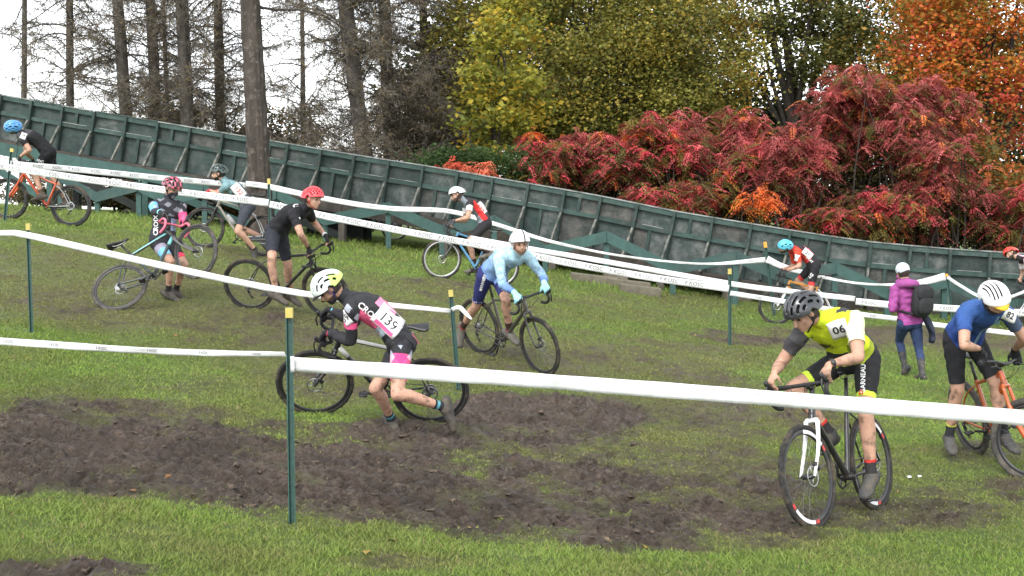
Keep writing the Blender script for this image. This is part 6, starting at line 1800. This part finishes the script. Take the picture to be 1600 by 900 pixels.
def trunk_geo(base, top, r0, r1, wob=0.05, n=14, seg=14, furrow=0.0):
    t = np.linspace(0, 1, seg); path = base + np.outer(t, top - base)
    path = path + np.stack([wob * np.sin(t * 5 + base[0]), wob * np.cos(t * 4 + base[0] * 2), 0 * t], -1) * t[:, None]
    rad = r0 + (r1 - r0) * t; rad[0] *= 1.35; rad[1] *= 1.08
    V, F = tube(path, rad, n)
    k = len(path); ang = np.tile(np.arange(n), k)
    c = np.repeat(path, n, 0); V = c + (V - c) * (1 + 0.09 * np.sin(ang * 2.4 + np.repeat(t, n) * 9) + tr_.uniform(-0.05, 0.05, len(V)))[:, None]
    if furrow:
        a_ = np.tile(np.arange(n), k) * 2 * math.pi / n; z_ = np.repeat(path[:, 2], n)
        V = c + (V - c) * (1 + furrow * (np.abs(fbm(a_ * 3.2 + 0.6 * np.sin(z_ * 1.3), z_ * 1.1, 3)) * 2 - 0.6))[:, None]
    return (V, F), path, rad

def larch(px0, pxw, wpx, Y, label, top=12.0, nbr=46, lo=1.6, dens=1.0, blen=3.4, tint=0.0, bark=None, z_lo_px=None):
    """bare larch: straight trunk, sweeping limbs, hanging twigs"""
    p1 = P(px0, 0, Y); p2 = P(pxw, 220, Y)
    g = gz(p2[0], Y); slope = (p1 - p2) / (p1[2] - p2[2])
    base = p2 + slope * (g - 0.2 - p2[2]); tp = p2 + slope * (g + top - p2[2])
    r = wpx * Y / FPX / 2
    root = empty('larch_tree', A(base[0], base[1], g), label, 'tree', 'bare larch trees behind the chute')
    geo, path, rad = trunk_geo(base, tp, r * 1.12, r * 0.55, n=40 if Y < 30 else 16, seg=70 if Y < 30 else 16, furrow=0.10 if Y < 30 else 0.0)
    mkobj('trunk', geo, bark or M_BARK, root)
    zs = np.sort(tr_.uniform(lo, top * 0.97, nbr)); limbs = []; A_, B_, W_, C_ = [], [], [], []
    for z in zs:
        p = np.array([np.interp(z, path[:, 2] - g, path[:, k]) for k in range(3)])
        th = tr_.uniform(0, 2 * math.pi); L = blen * tr_.uniform(0.45, 1.15) * (1 - 0.45 * z / top)
        m = 7; t = np.linspace(0, 1, m)
        sag = tr_.uniform(-0.55, 0.55); bend = tr_.normal(0, 0.35)
        d = A(math.cos(th), math.sin(th), 0); q = A(-d[1], d[0], 0)
        pts = p + np.outer(t * L, d) + np.outer(t * t * L * bend, q) + np.outer(L * (-sag * t + tr_.uniform(-0.25, 0.4) * t * t + 0.05 * np.sin(t * 7 + z)), A(0, 0, 1))
        r0 = tr_.uniform(0.014, 0.032)
        limbs.append(tube(pts, np.linspace(r0, 0.005, m), 5))
        nt = int(52 * dens * L / 2.5)
        tt = tr_.uniform(0.12, 1, nt); a = np.stack([np.interp(tt, t, pts[:, k]) for k in range(3)], -1)
        dr = tr_.normal(size=(nt, 3)) * A(1, 1, 0.9) + d * 0.5 + A(0, 0, -0.2)
        dr /= np.linalg.norm(dr, axis=1)[:, None]; ln = tr_.uniform(0.2, 1.0, nt) * (1.1 - 0.4 * tt)
        b = a + dr * ln[:, None]
        A_.append(a); B_.append(b); W_.append(np.full(nt, 0.0085)); C_.append(np.tile(A(0.10, 0.086, 0.072), (nt, 1)) * tr_.uniform(0.6, 1.4, (nt, 1)))
        k = 5                                                     # fine hanging shoots
        u = tr_.uniform(0.1, 1, (nt, k)); aa = (a[:, None] + (b - a)[:, None] * u[..., None]).reshape(-1, 3)
        bb = aa + (tr_.normal(size=(nt * k, 3)) * A(0.10, 0.10, 0.05) + A(0, 0, -0.085))
        cc = np.tile(A(0.13, 0.11, 0.085), (nt * k, 1)) * tr_.uniform(0.6, 1.5, (nt * k, 1))
        och = tr_.random(nt * k) < 0.25 + tint; cc[och] = A(0.21, 0.15, 0.065) * tr_.uniform(0.5, 1.1, (och.sum(), 1))
        A_.append(aa); B_.append(bb); W_.append(np.full(nt * k, 0.0080)); C_.append(cc)
    mkobj('limbs', cat_geo(*limbs), bark or M_BARK, root)
    V, F, C = strips(np.concatenate(A_), np.concatenate(B_), np.concatenate(W_), np.concatenate(C_))
    o = mkobj('twigs', (V, F), M_TWIG, root, smooth=False); setcol(o, C); o['kind'] = 'stuff'
    return root

def leaf_quads(c, size, col, flat=0.35, droop=0.0):
    n = len(c)
    d = tr_.normal(size=(n, 3)); d[:, 2] = d[:, 2] * flat - droop; d /= np.linalg.norm(d, axis=1)[:, None]
    e = np.cross(d, tr_.normal(size=(n, 3))); e /= np.linalg.norm(e, axis=1)[:, None]
    s = size[:, None]
    V = np.stack([c - d * s * 0.5, c + e * s * 0.36 - d * s * 0.05, c + d * s * 0.55, c - e * s * 0.36 - d * s * 0.05], 1).reshape(-1, 3)
    return V, np.arange(4 * n).reshape(n, 4), np.repeat(col, 4, 0)

def broadleaf(centre, rad, n, size, palette, label, base=None, trunk_r=0.16, ncl=90, name='broadleaf_tree', group='autumn trees behind the chute', clump=0.55, nlimb=9, shell=0.55, bark=None, extra_trunks=(), cat='tree', zbias=0.0):
    """trunk, limbs to leaf clumps, and many single leaves round each clump"""
    centre = np.asarray(centre, float); rad = np.asarray(rad, float)
    if base is None: base = A(centre[0], centre[1], 0)
    base = np.asarray(base, float).copy(); base[2] = gz(base[0], base[1])
    root = empty(name, base, label, cat, group)
    fork = base * 0.45 + (centre - A(0, 0, rad[2] * 0.3)) * 0.55
    geo, path, _ = trunk_geo(base - A(0, 0, 0.2), fork, trunk_r, trunk_r * 0.7, wob=0.15)
    mkobj('trunk', geo, bark or M_BARKD, root)
    d = tr_.normal(size=(ncl, 3)); d /= np.linalg.norm(d, axis=1)[:, None]
    rr = (shell + (1 - shell) * tr_.random(ncl)) ** 0.8 * tr_.uniform(0.75, 1.12, ncl)
    cl = centre + d * rr[:, None] * rad
    cl[:, 2] = np.maximum(cl[:, 2], gza(cl[:, 0], cl[:, 1]) + 0.25)
    limbs = []
    for k in range(nlimb):
        e = cl[tr_.integers(len(cl))]; m = (fork + e) / 2 + tr_.normal(size=3) * 0.25 + A(0, 0, 0.2)
        limbs.append(tube(curve([fork - A(0, 0, 0.1), m, e], 5), np.linspace(trunk_r * 0.5, 0.012, 11), 6))
        for j in range(3):
            q = cl[tr_.integers(len(cl))]
            if np.linalg.norm(q - e) < 1.6: limbs.append(tube([m * 0.4 + e * 0.6, q], [0.02, 0.007], 4))
    for tr0, tr1, r_0 in extra_trunks:
        limbs.append(trunk_geo(tr0, tr1, r_0, r_0 * 0.6)[0])
    mkobj('limbs', cat_geo(*limbs), bark or M_BARKD, root)
    w = tr_.random(len(cl)) + 0.4; w /= w.sum()
    ci = tr_.choice(len(cl), n, p=w)
    p = cl[ci] + tr_.normal(size=(n, 3)) * clump * A(1, 1, 0.62) * (0.7 + 0.5 * tr_.random(len(cl)))[ci][:, None]
    ok = p[:, 2] > gza(p[:, 0], p[:, 1]) + 0.1; p = p[ok]; ci = ci[ok]; n = len(p)
    pal = np.array([c for c, _ in palette]); pw = np.array([q for _, q in palette]); pw = pw / pw.sum()
    base_c = tr_.choice(len(pal), len(cl), p=pw); own = tr_.choice(len(pal), n, p=pw)
    pick = np.where(tr_.random(n) < 0.6, base_c[ci], own)
    col = 1.18 * pal[pick] * tr_.uniform(0.75, 1.25, (n, 1))
    V, F, C = leaf_quads(p, size * tr_.uniform(0.55, 1.35, n), col)
    o = mkobj('crown', (V, F), M_LEAF, root, smooth=False); setcol(o, C); o['kind'] = 'stuff'
    return root

def sumac(centre, rad, n, label, pal, base=None, nstem=9, frond=0.35, thin=1.0):
    """sumac: spreading stems, each tip a fan of drooping feather leaves with paired leaflets"""
    centre = np.asarray(centre, float); rad = np.asarray(rad, float)
    b = A(centre[0], centre[1], 0) if base is None else np.asarray(base, float)
    b[2] = gz(b[0], b[1]); root = empty('sumac_shrub', b, label, 'shrub', 'red sumac shrubs along the chute')
    n = int(n * 1.05); nc = max(8, n // 10)
    d = tr_.normal(size=(nc, 3)); d /= np.linalg.norm(d, axis=1)[:, None]
    lobes = tr_.normal(size=(9, 3)); lobes /= np.linalg.norm(lobes, axis=1)[:, None]; lobes = lobes * tr_.uniform(0.35, 0.85, (9, 1))
    tips = centre + (lobes[tr_.integers(0, 9, nc)] * 1.0 + d * tr_.uniform(0.1, 0.48, (nc, 1))) * rad
    tips = tips[tips[:, 2] > gza(tips[:, 0], tips[:, 1]) + 0.3]
    stems = []
    for k in range(min(nstem * 3, len(tips))):
        f = b + tr_.normal(size=3) * A(rad[0] * 0.35, rad[1] * 0.3, 0); f[2] = gz(f[0], f[1]) - 0.1
        m = (f + tips[k]) / 2 + tr_.normal(size=3) * 0.15
        stems.append(tube(curve([f, m, tips[k]], 4), np.linspace(0.035, 0.012, 9), 5))
    mkobj('stems', cat_geo(*stems), M_BARKD, root)
    ti = tr_.integers(len(tips), size=n); o0 = tips[ti] + tr_.normal(size=(n, 3)) * 0.06
    th = tr_.uniform(0, 2 * math.pi, n); dr = np.stack([np.cos(th), np.sin(th), tr_.uniform(-0.35, 0.45, n)], -1); dr /= np.linalg.norm(dr, axis=1)[:, None]
    L = frond * tr_.uniform(0.6, 1.2, n)
    palc = np.array([c for c, _ in pal]); pw = np.array([q for _, q in pal]); pw /= pw.sum()
    tc = tr_.choice(len(palc), len(tips), p=pw); own = tr_.choice(len(palc), n, p=pw)
    sel = np.where(tr_.random(n) < 0.6, tc[ti], own)
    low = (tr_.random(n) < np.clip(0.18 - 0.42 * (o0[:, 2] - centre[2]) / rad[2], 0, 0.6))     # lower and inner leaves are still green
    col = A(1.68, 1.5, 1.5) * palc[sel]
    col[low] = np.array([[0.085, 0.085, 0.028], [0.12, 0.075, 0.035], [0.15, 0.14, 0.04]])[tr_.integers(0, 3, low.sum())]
    col = col * tr_.uniform(0.6, 1.35, (n, 1))
    sd = np.cross(dr, A(0, 0, 1)); sd /= np.maximum(1e-6, np.linalg.norm(sd, axis=1))[:, None]
    Vs, Cs = [], []
    m = 8
    for j in range(m):
        t = (j + 1) / m
        q = o0 + dr * (L * t)[:, None] + A(0, 0, -1) * (L * 0.55 * t * t)[:, None]
        for s in (-1, 1):
            l = (0.086 * (1 - 0.55 * abs(t - 0.45)))
            tip = q + sd * (s * l) + dr * 0.03 + A(0, 0, -0.045) + tr_.normal(size=(n, 3)) * 0.012
            wd = dr * 0.0155 + A(0, 0, -0.008)
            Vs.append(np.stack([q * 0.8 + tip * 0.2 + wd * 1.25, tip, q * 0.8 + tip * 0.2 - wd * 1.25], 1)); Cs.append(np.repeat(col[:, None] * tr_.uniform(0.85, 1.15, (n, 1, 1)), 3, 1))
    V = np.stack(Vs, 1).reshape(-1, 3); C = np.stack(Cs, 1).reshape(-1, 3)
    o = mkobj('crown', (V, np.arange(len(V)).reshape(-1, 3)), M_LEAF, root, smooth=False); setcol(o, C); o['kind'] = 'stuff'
    return root

YG = [((0.25, 0.225, 0.045), 4), ((0.165, 0.17, 0.036), 4), ((0.33, 0.25, 0.045), 1.8), ((0.10, 0.11, 0.03), 2), ((0.21, 0.165, 0.06), 1.5)]
YEL = [((0.40, 0.30, 0.035), 2), ((0.25, 0.24, 0.035), 3.5), ((0.15, 0.17, 0.035), 3.5), ((0.42, 0.26, 0.035), 0.8)]
OLV = [((0.11, 0.115, 0.03), 4), ((0.075, 0.085, 0.024), 3), ((0.17, 0.15, 0.04), 2), ((0.05, 0.045, 0.02), 1)]
ORG = [((0.52, 0.145, 0.03), 3.4), ((0.46, 0.20, 0.03), 2.4), ((0.28, 0.18, 0.035), 2.4), ((0.14, 0.13, 0.03), 2.4), ((0.50, 0.09, 0.055), 1.6)]
DGR = [((0.028, 0.040, 0.014), 4), ((0.045, 0.055, 0.017), 3), ((0.065, 0.06, 0.022), 1.5)]
EVG = [((0.022, 0.034, 0.016), 4), ((0.034, 0.052, 0.02), 3), ((0.06, 0.085, 0.028), 0.6)]
RED = [((0.26, 0.060, 0.058), 4), ((0.34, 0.105, 0.100), 3), ((0.18, 0.050, 0.045), 2.5), ((0.12, 0.05, 0.032), 1.6), ((0.10, 0.10, 0.03), 1.4), ((0.40, 0.13, 0.04), 0.6)]
RED2 = [((0.32, 0.045, 0.055), 3), ((0.42, 0.085, 0.095), 2), ((0.085, 0.08, 0.026), 4.2), ((0.15, 0.13, 0.03), 1.6), ((0.09, 0.03, 0.022), 2.4), ((0.42, 0.11, 0.03), 0.5)]

def build_trees():
    # larches, left half
    for a in ((108, 111, 13, 44, 'thin pale larch furthest left'), (184, 199, 20, 42, 'straight larch trunk second from the left'), (236, 246, 18, 43, 'dark larch trunk with a forked side limb, third from the left'),
              (256, 262, 7, 47, 'very thin sapling trunk beside the forked larch'), (285, 295, 22, 41, 'stout larch trunk left of the thin dark one'), (341, 346, 16, 44, 'dark slim larch trunk left of the nearest big trunk'),
              (540, 566, 26, 38, 'large larch trunk right of the gap of bright sky'), (602, 609, 21, 39, 'dark larch trunk with dense hanging twigs')):
        larch(*a[:4], a[4], top=12.5, nbr=104 if a[2] > 8 else 44, lo=1.0, dens=1.0 if a[0] < 500 else 1.7, tint=0.1 if a[0] < 200 else 0.0)
    larch(391, 402, 32, 25.4, 'nearest big larch trunk standing in front of the chute', top=12.5, nbr=34, lo=4.4, dens=0.8, blen=3.2, bark=M('near_bark', (0.055, 0.044, 0.037), rough=0.95, var=0.5, scale=8, bump=1.0, bscale=26, dirt=(0.14, 0.12, 0.10), dirt_lo=0.54, dirt_hi=0.66, dirt_scale=8, stretch=(1, 1, 0.3)))
    larch(660, 668, 14, 41, 'slim larch hidden in twigs left of the yellow leaves', top=12, nbr=70, lo=1.0, dens=2.2, blen=3.0, tint=0.0)
    larch(716, 720, 14, 43, 'slim larch behind the yellow leaves', top=12, nbr=60, lo=1.0, dens=2.0, blen=3.0)
    larch(40, 36, 10, 50, 'distant thin larch at the left edge', top=12, nbr=50, lo=0.6, dens=0.8, tint=0.2)
    larch(470, 474, 9, 52, 'distant thin larch in the gap of bright sky', top=11, nbr=40, lo=0.5, dens=0.7)
    # autumn trees, right half
    broadleaf(P(790, 140, 35.5), (1.25, 1.2, 2.9), 7600, 0.135, YEL, 'young maple with yellow leaves hanging over the juniper', base=P(745, 260, 35.8), trunk_r=0.07, ncl=40, clump=0.30)
    broadleaf(P(905, 60, 40), (4.4, 2.6, 4.4), 92000, 0.108, YG, 'wide olive yellow elm behind the red sumac', base=P(918, 200, 40.5), trunk_r=0.24, ncl=260, clump=0.5, nlimb=14)
    broadleaf(P(1085, 100, 42), (2.4, 2.0, 3.8), 28000, 0.11, [(c, w) for c, w in YG] + [((0.33, 0.18, 0.03), 2.5)], 'golden tree right of the olive elm', base=P(1105, 220, 42), trunk_r=0.10, ncl=80, clump=0.45)
    broadleaf(P(1240, 40, 45), (3.4, 2.2, 3.7), 17000, 0.13, OLV, 'dark trunked tree with sky showing through its thin crown', base=P(1240, 220, 45), trunk_r=0.2, ncl=85, clump=0.42, nlimb=18, shell=0.2,
              extra_trunks=[(P(1255, 260, 44.8), P(1195, 20, 45), 0.15), (P(1314, 260, 45), P(1312, -30, 45), 0.15), (P(1300, 250, 44.6), P(1265, 130, 44.6), 0.13)])
    broadleaf(P(1550, 50, 38), (3.0, 2.4, 4.2), 46000, 0.118, ORG, 'orange maple in the top right corner', base=P(1545, 300, 38), trunk_r=0.2, ncl=130, clump=0.45, nlimb=14)
    broadleaf(P(1400, 40, 44), (2.9, 2.0, 3.8), 32000, 0.11, OLV + [((0.28, 0.17, 0.03), 2)], 'olive and amber tree between the thin crown and the orange maple', base=P(1405, 250, 44), trunk_r=0.16, ncl=80, clump=0.45)
    broadleaf(P(1535, 290, 34.5), (1.8, 1.2, 1.5), 9000, 0.11, [((0.20, 0.13, 0.03), 3), ((0.10, 0.09, 0.025), 3), ((0.36, 0.10, 0.03), 1.5)], 'low amber bush under the orange maple', trunk_r=0.06, ncl=45, clump=0.35, name='amber_shrub', cat='shrub', group='shrubs along the chute')
    # dark evergreens closing the view
    for k, (px, py, Y, rx, rz, n, lab) in enumerate(((675, 180, 46, 1.9, 3.0, 17000, 'dark evergreen behind the juniper'), (840, 130, 47, 3.0, 4.4, 24000, 'dark evergreen behind the elm trunk'), (1020, 150, 47.5, 3.2, 4.4, 24000, 'dark evergreen behind the golden tree'),
                                  (1165, 230, 49, 3.2, 3.0, 16000, 'low dark evergreen behind the thin crown'), (1400, 260, 51, 3.6, 3.4, 17000, 'dark evergreen behind the round sumac'), (1590, 200, 50, 3.0, 4.6, 17000, 'dark evergreen at the right edge'))):
        broadleaf(P(px, py, Y), (rx, 1.6, rz), int(n * 0.62), 0.20, EVG if k != 4 else DGR, lab, trunk_r=0.16, ncl=90, clump=0.5, name='evergreen_tree', group='dark evergreens behind the autumn trees', shell=0.3)
    # juniper bank
    broadleaf(P(735, 262, 32.5), (1.7, 0.7, 0.45), 9000, 0.075, [((0.040, 0.075, 0.022), 3), ((0.06, 0.10, 0.03), 2)], 'low green juniper above the chute wall', trunk_r=0.04, ncl=45, clump=0.2, name='juniper_shrub', cat='shrub', group='shrubs along the chute')
    # sumac, from the left along the wall to the right
    global tr_
    tr_ = np.random.default_rng(4)
    for px, py, Y, rad, n, pal, lab in ((850, 250, 32.6, (1.3, 0.9, 0.85), 1500, RED2, 'red sumac at the left end of the thicket'), (985, 240, 32.6, (1.5, 1.0, 1.05), 1900, RED2, 'bright red sumac above the second rider from the right'),
                                   (1110, 270, 32.2, (1.4, 0.9, 1.1), 1700, RED2, 'dull red sumac left of the round bush'), (1240, 260, 32.4, (1.5, 1.0, 1.35), 2200, RED, 'red sumac shoulder of the round bush'),
                                   (1385, 205, 33.2, (2.0, 1.3, 1.75), 4200, RED, 'large round red sumac under the thin crown'), (1470, 290, 32.4, (1.6, 1.0, 1.5), 2400, RED, 'red sumac right of the round bush'),
                                   (1330, 335, 31.4, (1.8, 0.8, 0.75), 1800, RED2, 'low red sumac behind the walker'), (1590, 330, 31.8, (1.3, 0.9, 1.1), 1500, RED2, 'red sumac at the right edge'), (1020, 318, 31.0, (2.0, 0.6, 0.55), 1400, RED2, 'low sumac leaning on the chute wall')):
        sumac(P(px, py, Y), rad, n, lab, pal)
    for px, py, Y, rad, n, lab in ((918, 250, 33.4, (1.3, 0.8, 0.95), 1500, 'crimson sumac between the left and the bright red ones'), (1055, 245, 33.6, (1.4, 0.8, 1.1), 1700, 'crimson sumac behind the middle of the thicket'), (1170, 250, 33.6, (1.3, 0.8, 1.2), 1700, 'crimson sumac before the sky gap'), (1320, 170, 33.9, (1.3, 0.9, 1.2), 1700, 'crimson crest left of the tallest sumac'), (1450, 190, 34.0, (1.4, 0.9, 1.3), 1900, 'crimson crest right of the tallest sumac')):
        sumac(P(px, py, Y), rad, n, lab, RED)
    sumac(P(1175, 315, 30.6), (0.6, 0.4, 0.5), 150, 'small orange sumac right on the chute wall', [((0.46, 0.12, 0.03), 4), ((0.44, 0.20, 0.03), 1.5), ((0.10, 0.09, 0.025), 1)], nstem=3)
    sumac(P(718, 262, 31.2), (1.0, 0.35, 0.2), 150, 'low orange sumac above the chute left of the thicket', [((0.44, 0.13, 0.07), 4), ((0.30, 0.05, 0.03), 1.5)], nstem=3)
    # undergrowth between the sumac stems, and bushes seen past the trestle on the left
    for px, py, Y, rx, rz, n, lab in ((930, 300, 33.4, 1.8, 0.8, 8000, 'brown green bramble under the left sumac'), (1130, 320, 33.2, 1.8, 0.9, 9000, 'brown green bramble under the middle sumac'), (1330, 310, 33.6, 2.2, 1.3, 12000, 'brown green bramble under the round sumac'), (1520, 350, 33.0, 2.0, 1.0, 9000, 'brown green bramble under the right sumac')):
        broadleaf(P(px, py, Y), (rx, 0.8, rz), n, 0.085, [((0.055, 0.05, 0.02), 3), ((0.10, 0.09, 0.025), 2), ((0.14, 0.05, 0.03), 1.2), ((0.035, 0.032, 0.018), 3)], lab, trunk_r=0.04, ncl=60, clump=0.28, name='bramble', cat='shrub', group='shrubs along the chute', shell=0.1)
    for px, py, Y, rx, rz, n, lab in ((180, 318, 34, 1.5, 0.45, 5000, 'dark bush seen through the left trestle'), (300, 335, 33, 1.3, 0.6, 6000, 'dark bush behind the man with the upended bike'), (250, 205, 55, 3.0, 1.5, 9000, 'hazy brown bush beyond the larches at left'), (440, 215, 52, 2.2, 1.2, 6000, 'russet bush beyond the nearest big trunk'),
                                  (60, 338, 36, 1.4, 0.35, 3500, 'low dark bush beyond the orange mountain bike'), (390, 350, 32.5, 1.6, 0.6, 6000, 'dark bush under the chute behind the trunk')):
        broadleaf(P(px, py, Y), (rx, 0.9, rz), n, 0.09 if Y < 40 else 0.13, [((0.05, 0.055, 0.02), 3), ((0.09, 0.08, 0.03), 2), ((0.16, 0.08, 0.035), 1 if Y < 40 else 2.5)], lab, trunk_r=0.05, ncl=50, clump=0.28, name='bush', cat='shrub', group='bushes beyond the chute', shell=0.1)
build_trees()
build_clods()
build_litter()
build_grass()
